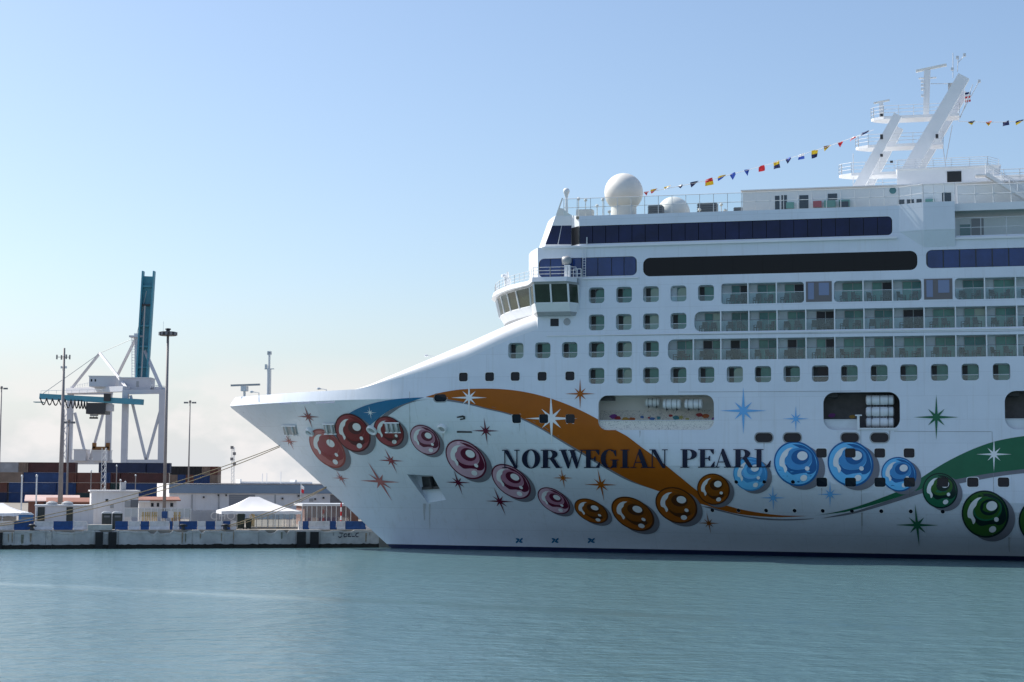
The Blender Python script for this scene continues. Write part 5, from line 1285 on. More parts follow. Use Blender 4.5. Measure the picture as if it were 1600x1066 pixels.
# stains and rust below the bollards
M['rust'] = mat('rust_stain', (0.33, 0.26, 0.19), 0.9, noise=0.4, nscale=3); M['moss'] = mat('moss_stain', (0.2, 0.2, 0.15), 0.9, noise=0.4, nscale=3)
rs = random.Random(9)
for px, w, m_ in ((48, 0.25, 'rust'), (13, 0.12, 'rust'), (19, 0.15, 'rust'), (35, 0.3, 'moss'), (285, 0.18, 'rust'), (290, 0.12, 'moss'), (313, 0.15, 'rust'), (346, 0.12, 'rust'), (365, 0.14, 'rust'), (440, 0.2, 'moss'), (76, 0.5, 'concrete_light'), (572, .2, 'rust')):
    x = Q(px, 840).x; z1 = GZ - rs.uniform(0.2, 0.5); z0 = 0.45 + rs.uniform(0, 0.5); mb = MB()
    pts = [(x - w / 2, z1), (x + w / 2, z1)] + [(x + w * (0.5 - k / 4) * rs.uniform(0.5, 1.2), z0 + rs.uniform(0, 0.4)) for k in range(5)]
    mb.poly_prism(pts, -0.062, -0.05); mb.build('wall_stain', m_, quay)

# --- portable toilets
def toilet(px0, px1, pyt, y, body, lab):
    a, c = Q(px0, 805, y), Q(px1, 805, y); w = c.x - a.x; h_ = Q(px0, pyt, y).z - GZ
    o = empty('portable_toilet', q2w(a.x, y, GZ), QA); tag(o, lab, 'toilet', 'portable toilets on the quay')
    mb = MB(); mb.box(0, 0, 0.1, w, w, h_ - 0.25); mb.build('cabin', body, o)
    mb = MB(); mb.poly_prism([(-0.06, h_ - 0.25), (w + 0.06, h_ - 0.25), (w * 0.85, h_ - 0.05), (w * 0.5, h_), (w * 0.15, h_ - 0.05)], -0.06, w + 0.06); mb.build('roof', 'rail', o)
    mb = MB(); mb.box(w * 0.15, -0.05, 0.15, w * 0.85, -0.005, h_ - 0.35); mb.build('door', body, o)
    mb = MB(); mb.box(w * 0.2, -0.07, h_ - 0.7, w * 0.8, -0.055, h_ - 0.5); mb.build('vent', 'rail_dark', o)
    mb = MB(); mb.box(-0.03, -0.03, 0, w + 0.03, w + 0.03, 0.1); mb.build('skid', 'dark_metal', o)
M['loo_dark'] = mat('toilet_dark', (0.03, 0.04, 0.04), 0.5, noise=0.2, nscale=3); M['loo_blue'] = mat('toilet_blue', (0.04, 0.16, 0.36), 0.5, noise=0.2, nscale=3)
toilet(159.5, 174.5, 799, 5, 'loo_dark', 'dark portable toilet with pale roof, left one of the dark pair')
toilet(176, 191.5, 799, 5, 'loo_dark', 'dark portable toilet with pale roof, right one of the dark pair')
toilet(29, 52, 801, 4.2, 'loo_blue', 'blue portable toilet standing by the white tent at left')
# --- tents
M['tent'] = mat('tent_fabric', (0.78, 0.78, 0.80), 0.7, noise=0.05, nscale=0.5)
def tent(px0, px1, pyp, pye, y0, y1, ridge, lab):
    a, c = Q(px0, 800, y0), Q(px1, 800, y0); w = c.x - a.x; D_ = y1 - y0; ze = Q((px0 + px1) / 2, pye, y0).z - GZ; zp = Q((px0 + px1) / 2, pyp, (y0 + y1) / 2).z - GZ
    o = empty('canopy_tent', q2w(a.x, y0, GZ), QA); tag(o, lab, 'tent')
    r0, r1 = w * ridge[0], w * ridge[1]; N = 8
    def sagp(p, q, f, g=0.18): v = Vector(p).lerp(Vector(q), f); v.z -= g * 4 * f * (1 - f); return v
    sides = [((0, 0, ze), (w, 0, ze), (r0, D_ / 2, zp), (r1, D_ / 2, zp)), ((w, D_, ze), (0, D_, ze), (r1, D_ / 2, zp), (r0, D_ / 2, zp)), ((0, D_, ze), (0, 0, ze), (r0, D_ / 2, zp), (r0, D_ / 2, zp)), ((w, 0, ze), (w, D_, ze), (r1, D_ / 2, zp), (r1, D_ / 2, zp))]
    for e0, e1, t0, t1 in sides:
        mb = MB(); vs = []; fs = []
        for i in range(N + 1):
            for j in range(N + 1):
                b0 = Vector(e0).lerp(Vector(e1), i / N); tt = Vector(t0).lerp(Vector(t1), i / N); v = sagp(b0, tt, j / N); vs.append(v + Vector((0, 0, 0.05 * math.sin(i * 2.1) * (1 - j / N))))
        for i in range(N):
            for j in range(N): fs.append((i * (N + 1) + j, (i + 1) * (N + 1) + j, (i + 1) * (N + 1) + j + 1, i * (N + 1) + j + 1))
        mb.add(vs, fs); mb.build('roof_panel', 'tent', o, smooth=True)
        mb = MB(); pts = [Vector(e0).lerp(Vector(e1), i / 16) for i in range(17)]
        for i in range(16): mb.quad(pts[i], pts[i + 1], pts[i + 1] - Vector((0, 0, 0.3 + 0.07 * ((i + 1) % 2))), pts[i] - Vector((0, 0, 0.3 + 0.07 * (i % 2))))
        mb.build('valance', 'tent', o, fix=False)
    for x in lin(0.05, w - 0.05, 3):
        for y in (0.05, D_ - 0.05): mb = MB(); mb.tube([(x, y, 0), (x, y, ze)], 0.05, 6); mb.build('pole', 'rail', o)
    return o
tent(346, 472, 776.5, 799, 6, 13, (0.38, 0.5), 'white peaked canopy tent beside the ship bow')
tent(-75, 43, 786, 802, 6, 13, (0.3, 0.66), 'white canopy tent at the left edge behind the barriers')
mb = MB(); x0, x1, z0, z1 = qbox(mb, -30, 26, 803, 12.6, 12.9); o = shift(mb, x0, 12.6).build('tent_wall', 'tent'); o.location = q2w(x0, 12.6, GZ); o.rotation_euler.z = QA; tag(o, 'white fabric side wall hanging in the left tent', 'tent wall')
# --- wheeled bins
M['bin'] = mat('bin_green', (0.012, 0.022, 0.018), 0.6)
for a, c, t_, lab in ((370.5, 383, 803, 'tall dark wheeled bin under the tent'), (384, 393.5, 810, 'lower dark green wheeled bin beside the tent pole')):
    x0, x1 = Q(a, 815, 3).x, Q(c, 815, 3).x; w = x1 - x0; h_ = Q(a, t_, 3).z - GZ; o = empty('wheeled_bin', q2w(x0, 3, GZ), QA); tag(o, lab, 'bin')
    mb = MB(); mb.add([(0.08, 0.1, 0.12), (w - 0.08, 0.1, 0.12), (w - 0.08, 0.6, 0.12), (0.08, 0.6, 0.12), (0, 0, h_ - 0.1), (w, 0, h_ - 0.1), (w, 0.75, h_ - 0.1), (0, 0.75, h_ - 0.1)], [(0, 3, 2, 1), (4, 5, 6, 7), (0, 1, 5, 4), (1, 2, 6, 5), (2, 3, 7, 6), (3, 0, 4, 7)]); mb.build('body', 'bin', o)
    mb = MB(); mb.poly_prism([(-0.03, h_ - 0.1), (w + 0.03, h_ - 0.1), (w * 0.9, h_), (w * 0.1, h_)], -0.04, 0.8); mb.build('lid', 'bin', o)
    for x in (0.1, w - 0.18): mb = MB(); mb.lathe((x, 0.62, 0.12), [(0.12, 0), (0.12, 0.08)], 12, 0, 'x'); mb.build('wheel', 'rubber', o)
# --- chain-link fences and gates
def fence(px0, px1, pyt, y, lab, n, pales=None):
    a, c = Q(px0, 810, y), Q(px1, 810, y); w = c.x - a.x; h_ = Q((px0 + px1) / 2, pyt, y).z - GZ; o = empty('chain_link_fence', q2w(a.x, y, GZ), QA); tag(o, lab, 'fence')
    for x in lin(0, w, n): mb = MB(); mb.tube([(x, 0, 0), (x, 0, h_)], 0.045, 6); mb.build('post', 'rail', o)
    mb = MB(); mb.tube([(0, 0, h_ - 0.03), (w, 0, h_ - 0.03)], 0.03, 5); mb.tube([(0, 0, 0.1), (w, 0, 0.1)], 0.025, 5); mb.build('top_rail', 'rail', o)
    mb = MB(); mb.quad((0, 0.02, 0.05), (w, 0.02, 0.05), (w, 0.02, h_ - 0.05), (0, 0.02, h_ - 0.05)); mb.build('wire_mesh', 'chain_link', o, fix=False)
    return o
fence(194, 298, 794, 14, 'grey chain-link fence in front of the yellow racks', 10)
fence(392, 470, 800, 9, 'chain-link gate fence behind the peaked tent', 9)
fence(472, 548, 790, 12, 'tall chain-link fence next to the ship bow', 10)
# solid screen with lettering
mb = MB(); x0, x1, z0, z1 = qbox(mb, 296, 372, 797, 15, 15.15); o = shift(mb, x0, 15); scr = empty('yard_screen', q2w(x0, 15, GZ), QA); tag(scr, 'grey fence screen with faded white lettering behind the barriers', 'screen'); o.build('panel', mat('screen_grey', (0.34, 0.36, 0.40), 0.8, noise=0.1, nscale=1), scr)
fc = bpy.data.curves.new('letters', 'FONT'); fc.body = 'CHQ YA'; fc.size = 1.35; fc.extrude = 0.01; fc.space_character = 1.05
fo_ = bpy.data.objects.new('tmp', fc); fm = bpy.data.meshes.new_from_object(fo_); bpy.data.objects.remove(fo_); fo = bpy.data.objects.new('letters', fm); col.objects.link(fo); fo.parent = scr; fo.location = (Q(328, 810, 15).x - x0, -0.03, Q(328, 812, 15).z - GZ); fo.rotation_euler = (R(90), 0, 0); fm.materials.clear(); fm.materials.append(mat('faded_white', (0.62, 0.62, 0.63), 0.8))
# signs hung on the fence
for a, c, t_, b_, m_, lab in ((253, 262, 799, 810, 'bar_blue', 'small blue sign board on the chain-link fence'), (263.5, 271, 799, 809, 'rail', 'small white sign board on the chain-link fence')):
    mb = MB(); x0, x1, z0, z1 = qbox(mb, a, c, t_, 13.6, 13.7, pyb=b_); o = shift(mb, x0, 13.6, z0).build('fence_sign', m_); o.location = q2w(x0, 13.6, z0); o.rotation_euler.z = QA; tag(o, lab, 'sign')
# yellow racks
M['yellow'] = mat('rack_yellow', (0.55, 0.34, 0.06), 0.6, noise=0.2, nscale=2)
for i, (a, c) in enumerate(((222, 247), (268, 282), (391, 398))):
    x0, x1 = Q(a, 805, 16).x, Q(c, 805, 16).x; w = x1 - x0; h_ = Q(a, 800, 16).z - GZ; n = max(2, int((c - a) / 4)); o = empty('yellow_rack', q2w(x0, 16, GZ), QA); tag(o, ('wide yellow slatted rack behind the fence', 'narrow yellow slatted rack right of the blue sign', 'slim yellow post rack by the tent')[i], 'rack')
    for x in lin(0, w - 0.22, n): mb = MB(); mb.box(x, 0, 0, x + 0.22, 0.1, h_); mb.build('slat', 'yellow', o)
    mb = MB(); mb.box(-0.05, 0.11, h_ * 0.7, w + 0.05, 0.2, h_ * 0.78); mb.build('crossbar', 'yellow', o)
# --- orange and white striped marker post
mr_ = empty('striped_post', q2w(Q(533, 800, 5).x, 5, GZ)); tag(mr_, 'red and white striped marker post beside the ship bow', 'post')
zt = Q(533, 786, 5).z - GZ
for i in range(6): mb = MB(); mb.tube([(0, 0, zt * i / 6), (0, 0, zt * (i + 1) / 6)], 0.09, 10); mb.build('band', FC['red'] if i % 2 else 'white', mr_)

# ---------------------------------------------------------------- buildings
M['wall_white'] = mat('stucco_white', (0.72, 0.71, 0.72), 0.85, noise=0.1, nscale=0.4, streak=0.25)
M['wall_blue'] = mat('cladding_blue', (0.20, 0.27, 0.36), 0.7, noise=0.1, nscale=0.3)
M['roof_red'] = mat('roof_red', (0.30, 0.13, 0.09), 0.8, noise=0.2, nscale=0.5); M['roof_pink'] = mat('roof_pink', (0.55, 0.40, 0.36), 0.7, noise=0.15, nscale=0.5)
M['brick_wall'] = mat('wall_brown', (0.22, 0.11, 0.085), 0.85, noise=0.2, nscale=0.5)
def bld(name, px0, px1, pyt, y0, y1, m_, lab, cat='building'):
    mb = MB(); x0, x1, z0, z1 = qbox(mb, px0, px1, pyt, y0, y1); o = empty(name, q2w(x0, y0, GZ), QA); tag(o, lab, cat); shift(mb, x0, y0).build('wall', m_, o)
    return o, x0, y0, z1 - GZ, x1 - x0
def bpart(o, x0, y0, nm, px0, px1, pyt, pyb, m_, proud=0.06):
    a, c = Q(px0, pyt, y0), Q(px1, pyb, y0); mb = MB(); mb.box(a.x - x0, -proud, c.z - GZ, c.x - x0, 0.04, a.z - GZ); return mb.build(nm, m_, o)
# low white site office with dark doors
o, x0, y0, h_, w = bld('site_office', 56, 146, 791, 12, 17, 'wall_white', 'low white site office with two dark doorways behind the barriers')
bpart(o, x0, y0, 'door', 59, 69.5, 792.5, 817, 'loo_dark'); bpart(o, x0, y0, 'door', 104, 113.5, 792.5, 817, 'loo_dark'); bpart(o, x0, y0, 'sign', 132, 136, 796, 800, 'rail')
mb = MB(); mb.box(-0.15, -0.2, h_, w + 0.15, 5.2, h_ + 0.14); mb.build('roof', 'rail', o)
for x in (1.8, 3.6): mb = MB(); mb.lathe((x, 1.5, h_ + 0.14), [(0.7, 0), (0.65, 0.25), (0.3, 0.42), (0.02, 0.46)], 14); mb.build('roof_vent', 'grey', o)
# taller white block
o, x0, y0, h_, w = bld('switch_house', 142, 216, 768.5, 22, 32, 'wall_white', 'plain white concrete block house taller than the site office')
bpart(o, x0, y0, 'window', 165, 169, 780, 784, 'dark_glass'); bpart(o, x0, y0, 'window', 172, 177.5, 788, 794, 'grey'); bpart(o, x0, y0, 'vent', 204, 216, 781, 793, 'rail_dark'); bpart(o, x0, y0, 'vent', 195, 203, 783, 793, 'grey')
mb = MB(); mb.box(-0.2, -0.2, h_, w + 0.2, 10.2, h_ + 0.18); mb.build('parapet', 'wall_white', o)
mb = MB(); mb.box(w * 0.62, 2, h_ + .18, w * 0.74, 4, h_ + 1.2); mb.build('roof_unit', 'grey', o)
# sheds with pink and red roofs
def shed(px0, px1, pyr, pye, y0, D_, wall, roof, lab, over=0.5):
    a, c = Q(px0, 790, y0), Q(px1, 790, y0); w = c.x - a.x; he = Q(px0, pye, y0).z - GZ; hr = Q(px0, pyr, y0 + D_ / 2).z - GZ
    o = empty('shed', q2w(a.x, y0, GZ), QA); tag(o, lab, 'shed')
    mb = MB(); mb.box(0, 0, 0, w, D_, he); mb.build('wall', wall, o)
    mb = MB(); mb.add([(-over, -over, he), (w + over, -over, he), (w + over, D_ / 2, hr), (-over, D_ / 2, hr), (w + over, D_ + over, he), (-over, D_ + over, he), (-over, -over, he - .15), (w + over, -over, he - .15)], [(0, 1, 2, 3), (3, 2, 4, 5), (0, 6, 7, 1)]); mb.build('roof', roof, o, fix=False)
    return o, a.x, y0
o, x0, y0 = shed(44, 119, 773.5, 782.5, 40, 10, 'brick_wall', 'roof_pink', 'long shed with a pale pink metal roof behind the site office')
for px in (55, 68, 82): bpart(o, x0, y0, 'window', px, px + 4, 785, 790, 'dark_glass')
o, x0, y0 = shed(78, 140, 777.5, 784, 36, 4, 'brick_wall', 'roof_red', 'low shed with a red brown roof in front of the containers')
o, x0, y0 = shed(217, 276, 776, 781, 38, 8, 'wall_white', 'roof_red', 'small white hut with a red roof left of the warehouse')
for px, pw in ((236, 4), (245, 3.5), (266, 4.5)): bpart(o, x0, y0, 'window', px, px + pw, 786, 792, 'dark_glass')
bpart(o, x0, y0, 'awning', 217, 234, 782.5, 785, 'rail', 0.8)
# long warehouse
o, x0, y0, h_, w = bld('warehouse', 264, 640, 756.5, 62, 95, 'wall_white', 'long low warehouse with a blue upper band behind the tent')
bpart(o, x0, y0, 'blue_fascia', 264, 640, 757, 772, 'wall_blue', 0.35); bpart(o, x0, y0, 'roof_trim', 264, 640, 754.6, 757.2, mat('trim_dark', (0.05, 0.07, 0.14), 0.6), 0.45)
dr = bpart(o, x0, y0, 'roller_door', 358, 398, 773, 800, mat('roller_grey', (0.22, 0.23, 0.26), 0.6))
a, c = Q(358, 773, y0), Q(398, 800, y0)
for i in range(9): z = c.z - GZ + (a.z - c.z) * i / 9; mb = MB(); mb.box(a.x - x0 + .05, -0.1, z, c.x - x0 - .05, -0.062, z + 0.06); mb.build('door_slat', 'grey', dr)
for px, py in ((318, 777), (341, 774), (353, 774), (441, 779), (466, 775), (492, 780), (505, 778)): bpart(o, x0, y0, 'wall_lamp', px - 1, px + 1.2, py - 1.4, py + 1.4, 'dark_metal', 0.5)
bpart(o, x0, y0, 'window', 483, 489, 779, 784, 'grey'); bpart(o, x0, y0, 'dark_bay', 516, 540, 773, 800, 'recess_dark')
for px, pw, py in ((378, 110, 752.5), (461, 3, 750), (375, 2.5, 749)): a, c = Q(px, py, y0 + 10), Q(px + pw, py, y0 + 10); mb = MB(); mb.box(a.x - x0, 10, h_ - .1, c.x - x0, 16, a.z - GZ); mb.build('roof_box', 'rail', o)
for px, py in ((410, 740), (417, 739.5), (439, 737)): a = Q(px, py, y0 + 6); mb = MB(); mb.tube([(a.x - x0, 6, h_), (a.x - x0, 6, a.z - GZ)], 0.06, 5); mb.build('roof_aerial', 'rail', o)
for px in (342, 300, 430, 470): a, c = Q(px, 773, y0), Q(px, 800, y0); mb = MB(); mb.tube([(a.x - x0, -0.1, 0), (a.x - x0, -0.1, a.z - GZ)], 0.09, 6); mb.build('downpipe', 'grey', o)
# brown store by the bow
o, x0, y0, h_, w = bld('brick_store', 476, 560, 791, 20, 28, 'brick_wall', 'low brown store behind the tall fence near the bow')
mb = MB(); mb.box(-0.3, -0.4, h_, w + 0.3, 8.3, h_ + 0.3); mb.build('roof', 'rail', o)
# small flag in front of the warehouse
fl = empty('flagpole', q2w(Q(470, 780, 30).x, 30, GZ)); tag(fl, 'thin flagpole with a small red and white flag by the warehouse', 'flag')
zt = Q(470, 754, 30).z - GZ; MB().tube([(0, 0, 0), (0, 0, zt)], 0.06, 6).build('pole', 'rail', fl)
mb = MB(); mb.quad((0.05, 0, zt - 0.8), (0.4, 0.1, zt - 1.0), (0.42, 0.1, zt - 0.6), (0.05, 0, zt - 0.3), 0); mb.quad((0.05, 0, zt - 1.3), (0.36, 0.1, zt - 1.5), (0.4, 0.1, zt - 1.0), (0.05, 0, zt - 0.8), 1); mb.build('cloth', [FC['white'], FC['red']], fl, fix=False)

# ---------------------------------------------------------------- poles and masts
M['galv'] = mat('galvanised_pole', (0.24, 0.22, 0.22), 0.6, noise=0.15, nscale=1)
def pole(name, px, pyt, pyb, Z, r0, r1, lab, cat='light pole', group=None):
    t_ = W(px, pyt, Z); x = t_.x; o = empty(name, (x, Z, GZ)); tag(o, lab, cat, group)
    MB().tube([(0, 0, 0), (0, 0, t_.z - GZ)], [r0, r1], 12).build('shaft', 'galv', o, smooth=True); return o, t_.z - GZ
o, hh = pole('high_mast_light', 262.5, 521, 798, 232, 0.24, 0.17, 'tall grey mast with a dark ring of floodlights at top')
mb = MB(); mb.lathe((0, 0, hh - 0.05), [(0.2, -0.3), (1.1, -0.28), (1.12, 0.22), (1.0, 0.26), (0.3, 0.26), (0.25, 0.5), (0.4, 0.55), (0.35, 0.7), (0.05, 0.75)], 28); mb.build('lamp_ring', 'dark_metal', o)
for k in range(12): a = 2 * math.pi * k / 12; mb = MB(); mb.box(-0.16, -0.1, -0.22, 0.16, 0.12, 0.2); f_ = mb.build('floodlight', 'rail_dark', o, loc=(1.15 * math.cos(a), 1.15 * math.sin(a), hh - 0.05)); f_.rotation_euler.z = a + R(90)
MB().tube([(-0.65, 0, hh + 0.2), (-0.65, 0, hh + 1.6)], 0.02, 5).build('lightning_rod', 'rail', o)
o, hh = pole('monopole', 100.5, 544, 792, 228, 0.36, 0.14, 'tall tapering grey mast with small aerials near its top', 'mast')
for k, (dx, dy) in enumerate(((-0.95, 0), (0.75, 0), (-0.5, 0.6), (0.45, -0.6))): mb = MB(); mb.box(dx - 0.08, dy - 0.1, hh - 1.5, dx + 0.08, dy + 0.1, hh - 0.9); mb.build('panel_aerial', 'galv', o)
for z in (hh - 1.2,): mb = MB(); mb.beam((-0.95, 0, z), (0.8, 0, z), 0.07); mb.beam((0, -0.6, z), (0, 0.6, z), 0.07); mb.build('bracket', 'galv', o)
for dx in (-0.3, 0.3): mb = MB(); mb.box(dx - 0.1, -0.1, hh - 2.7, dx + 0.1, 0.1, hh - 2.4); mb.build('small_aerial', 'rail', o)
for px, pyt, Z, lab in ((2.5, 607, 420, 'distant floodlight pole at the left edge of the picture'), (297, 629, 430, 'distant floodlight pole right of the tall mast'), (107.5, 660, 330, 'thin floodlight pole in front of the crane leg')):
    o, hh = pole('floodlight_pole', px, pyt, 740, Z, 0.22, 0.14, lab, group='floodlight poles in the yard'); k = Z / 430.0
    mb = MB(); mb.beam((-1.4 * k, 0, hh - 0.1), (1.4 * k, 0, hh - 0.1), 0.12); mb.build('crossarm', 'galv', o)
    for x in (-1.3, -0.75, 0.75, 1.3): mb = MB(); mb.box(x * k - 0.22, -0.2, hh - 0.25, x * k + 0.22, 0.2, hh + 0.15); mb.build('floodlight', 'rail_dark', o)
    mb = MB(); mb.lathe((0, 0, hh), [(0.2, 0), (0.35, 0.2), (0.25, 0.5), (0.05, 0.55)], 10); mb.build('cap', 'galv', o)
for i, (px, pyt, Z) in enumerate(((34.5, 745.5, 222), (57.5, 745, 222), (142.5, 737, 300), (182.5, 729, 300), (212, 744, 300), (188.5, 752, 240), (196, 755, 240))):
    t_ = W(px, pyt, Z); o = empty('slim_post', (t_.x, Z, GZ)); tag(o, ('white slim post, left of the pair above the blue toilet', 'white slim post, right of the pair above the blue toilet', 'thin post in front of the brown containers', 'thin post against the dark red containers', 'thin post against the blue containers at right', 'short lamp post on the block house, left one', 'short lamp post on the block house, right one')[i], 'post')
    MB().tube([(0, 0, 0), (0, 0, t_.z - GZ)], 0.1 if i < 2 else 0.09, 6).build('shaft', 'rail' if i < 2 else 'galv', o); MB().lathe((0, 0, t_.z - GZ), [(0.14, 0), (0.14, 0.2), (0.05, 0.3)], 8).build('cap', 'rail', o)
def lattice(px, pyt, Z, w, lab, m_='rail', eq=True):
    t_ = W(px, pyt, Z); hh = t_.z - GZ; o = empty('lattice_mast', (t_.x, Z, GZ)); tag(o, lab, 'mast')
    mb = MB(); n = int(hh / (w * 1.3))
    c = [(-w / 2, 0), (w / 2, 0), (0, w * 0.87)]
    for x, y in c: mb.tube([(x, y, 0), (x, y, hh)], 0.05, 5)
    for i in range(n):
        z0, z1 = hh * i / n, hh * (i + 1) / n
        for k in range(3): a, d = c[k], c[(k + 1) % 3]; mb.tube([(a[0], a[1], z0), (d[0], d[1], z1)], 0.035, 4)
    mb.build('lattice', m_, o)
    if eq:
        for z, x in ((hh, -0.3), (hh - 1.5, 0.3), (hh - 2.8, -0.3), (hh - 4, 0.35)): q = MB(); q.box(x - 0.35, -0.2, z - 0.4, x + 0.35, 0.2, z + 0.3); q.build('aerial', 'galv', o)
lattice(364.5, 699, 420, 0.7, 'slim lattice radio mast behind the warehouse'); lattice(163, 700, 330, 0.9, 'white lattice mast in front of the containers', 'rail', False)

# ---------------------------------------------------------------- containers
CC = {'blue': (0.018, 0.055, 0.17), 'navy': (0.012, 0.022, 0.07), 'maroon': (0.075, 0.022, 0.022), 'brown': (0.15, 0.05, 0.035), 'green': (0.014, 0.04, 0.042), 'pale grey': (0.36, 0.36, 0.38), 'tan': (0.24, 0.17, 0.13), 'dark': (0.018, 0.016, 0.02)}
def cont_mat(nm, c):
    m_ = mat('container_' + nm.replace(' ', '_'), c, 0.65, noise=0.3, nscale=0.35)
    t = m_.node_tree; tcn = t.nodes.new('ShaderNodeTexCoord'); w_ = t.nodes.new('ShaderNodeTexWave'); w_.inputs['Scale'].default_value = 1.15; w_.bands_direction = 'X'
    t.links.new(tcn.outputs['Object'], w_.inputs['Vector']); bp_ = t.nodes.new('ShaderNodeBump'); bp_.inputs['Strength'].default_value = 0.8; bp_.inputs['Distance'].default_value = 0.12
    t.links.new(w_.outputs['Fac'], bp_.inputs['Height']); t.links.new(bp_.outputs['Normal'], t.nodes['Principled BSDF'].inputs['Normal']); return m_
CM = {k: cont_mat(k, v) for k, v in CC.items()}
CHT = 2.62
def cont_meshes(L_, D_):
    body = MB(); body.box(0.06, 0.05, 0.1, L_ - 0.06, D_ - 0.05, CHT - 0.1)
    fr = MB()
    for x in (0, L_ - 0.16):
        for y in (0, D_ - 0.16): fr.box(x, y, 0, x + 0.16, y + 0.16, CHT - 0.02)
    for z in (0.0, CHT - 0.16):
        for y in (0, D_ - 0.1): fr.box(0.16, y, z, L_ - 0.16, y + 0.1, z + 0.14)
        for x in (0, L_ - 0.1): fr.box(x, 0.16, z, x + 0.1, D_ - 0.16, z + 0.14)
    if L_ < 3:
        for x in (0.5, 0.95, 1.45, 1.9): fr.box(x, 0.0, 0.15, x + 0.05, 0.05, CHT - 0.17)
    return body.mesh('body', CM['blue']), fr.mesh('frame', CM['blue'])
ckinds = {'L': cont_meshes(12.19, 2.44), 'S': cont_meshes(6.06, 2.44), 'E': cont_meshes(2.44, 6.06)}
clen = {'L': 12.19, 'S': 6.06, 'E': 2.44}
tiern = ['ground', 'second', 'third', 'top']
def container(x, Z, tier, kind, colr, lab, grp):
    o = empty('shipping_container', (x, Z, GZ + tier * CHT)); tag(o, lab, 'container', grp)
    for nm, me in zip(('body', 'frame'), ckinds[kind]): place(nm, me, o, matl=CM[colr])
rowsC = {3: [(-45, 'L', 'pale grey'), (29, 'E', 'tan'), (44, 'L', 'maroon'), (154, 'L', 'navy'), (228.5, 'S', 'navy')],
         2: [(-75, 'L', 'dark'), (0, 'S', 'tan'), (30, 'L', 'blue'), (105, 'E', 'brown'), (120.5, 'S', 'brown'), (158, 'E', 'blue'), (173, 'E', 'maroon'), (188.5, 'L', 'maroon')],
         1: [(-62, 'L', 'brown'), (14.5, 'L', 'blue'), (89, 'E', 'blue'), (104, 'E', 'blue'), (119.5, 'S', 'brown'), (157, 'E', 'brown'), (173, 'E', 'green'), (188.5, 'L', 'blue')],
         0: [(-62, 'L', 'navy'), (14.5, 'L', 'blue'), (89, 'E', 'blue'), (104, 'E', 'blue'), (119.5, 'S', 'green'), (157, 'E', 'navy'), (173, 'E', 'green'), (188.5, 'L', 'blue')]}
ZC = 450.0
for tr_, lst in rowsC.items():
    for i, (px, kind, c_) in enumerate(lst):
        x = W(px, 745, ZC).x
        if tr_ == 3 and kind == 'E': pass
        container(x, ZC + rnd.uniform(-0.15, 0.15), tr_, kind, c_, '%s shipping container, %s from the left in the %s tier of the yard stack' % (c_, ordinal(i), tiern[tr_]), 'containers stacked in the yard')
for px, kind, c_, t_ in ((30, 'E', 'tan', 3),): pass
ZD = 540.0; rc2 = random.Random(4)
for tr_ in range(4):
    xs_c = [265 + 12.6 * i for i in range(6)]
    for i, px in enumerate(xs_c):
        c_ = 'dark' if tr_ == 3 and i < 4 else rc2.choice(['blue', 'brown', 'tan', 'maroon', 'blue', 'green'])
        container(W(px, 745, ZD).x, ZD, tr_, 'E', c_, '%s container end, %s from the left in the %s tier of the far right stack' % (c_, ordinal(i), tiern[tr_]), 'containers in the far right stack')

# ---------------------------------------------------------------- ship-to-shore crane
M['crane_white'] = mat('crane_white', (0.56, 0.56, 0.60), 0.5, noise=0.08, nscale=0.2); M['crane_teal'] = mat('crane_teal', (0.06, 0.27, 0.36), 0.5, noise=0.15, nscale=0.2)
ZF, ZR_ = 690.0, 735.0
org = W(190, 757, 700); org.z = GZ
crane = empty('gantry_crane', org); tag(crane, 'white and teal container crane with its boom raised upright', 'crane')
def cw(px, py, Z): return W(px, py, Z) - org
def cbeam(name, a, b_, w, d=None, m_='crane_white', w2=None): mb = MB(); mb.beam(a, b_, w, d, 0, (0, 1, 0), w2, None); return mb.build(name, m_, crane)
def gz(v): return Vector((v.x, v.y, 0))
for pts, Z in (((196.5, 254), ZF), ((110.5, 171), ZR_)):
    for px in pts:
        a = cw(px, 612, Z); cbeam('leg', Vector((a.x, a.y, 0.6)), a, 2.3, 2.2)
        mb = MB(); mb.box(a.x - 2.2, a.y - 1, 0, a.x + 2.2, a.y + 1, 1.2); mb.build('bogie', 'crane_white', crane)
cbeam('sill_beam', cw(192, 721, ZF), cw(258, 721, ZF), 1.4, 1.4); cbeam('sill_beam', cw(106, 722, ZR_), cw(175, 722, ZR_), 2.0, 2.0)
for a, b_ in (((204, 618), (228, 719)), ((251, 640), (229, 719))): cbeam('brace', cw(*a, ZF), cw(*b_, ZF), 1.0, 1.0)
for a, b_ in (((117, 645), (134, 712)), ((163, 640), (141, 718))): cbeam('brace', cw(*a, ZR_), cw(*b_, ZR_), 1.0, 1.0)
cbeam('portal_beam', cw(192, 613, ZF), cw(259, 612, ZF), 1.7, 2.0); cbeam('portal_beam', cw(107, 613, ZR_), cw(176, 613, ZR_), 2.0, 2.0)
cbeam('cross_girder', cw(108, 611, ZR_), cw(197, 608, ZF), 2.2, 3.0); cbeam('cross_girder', cw(171, 608, ZR_), cw(254, 609, ZF), 2.0, 2.2)
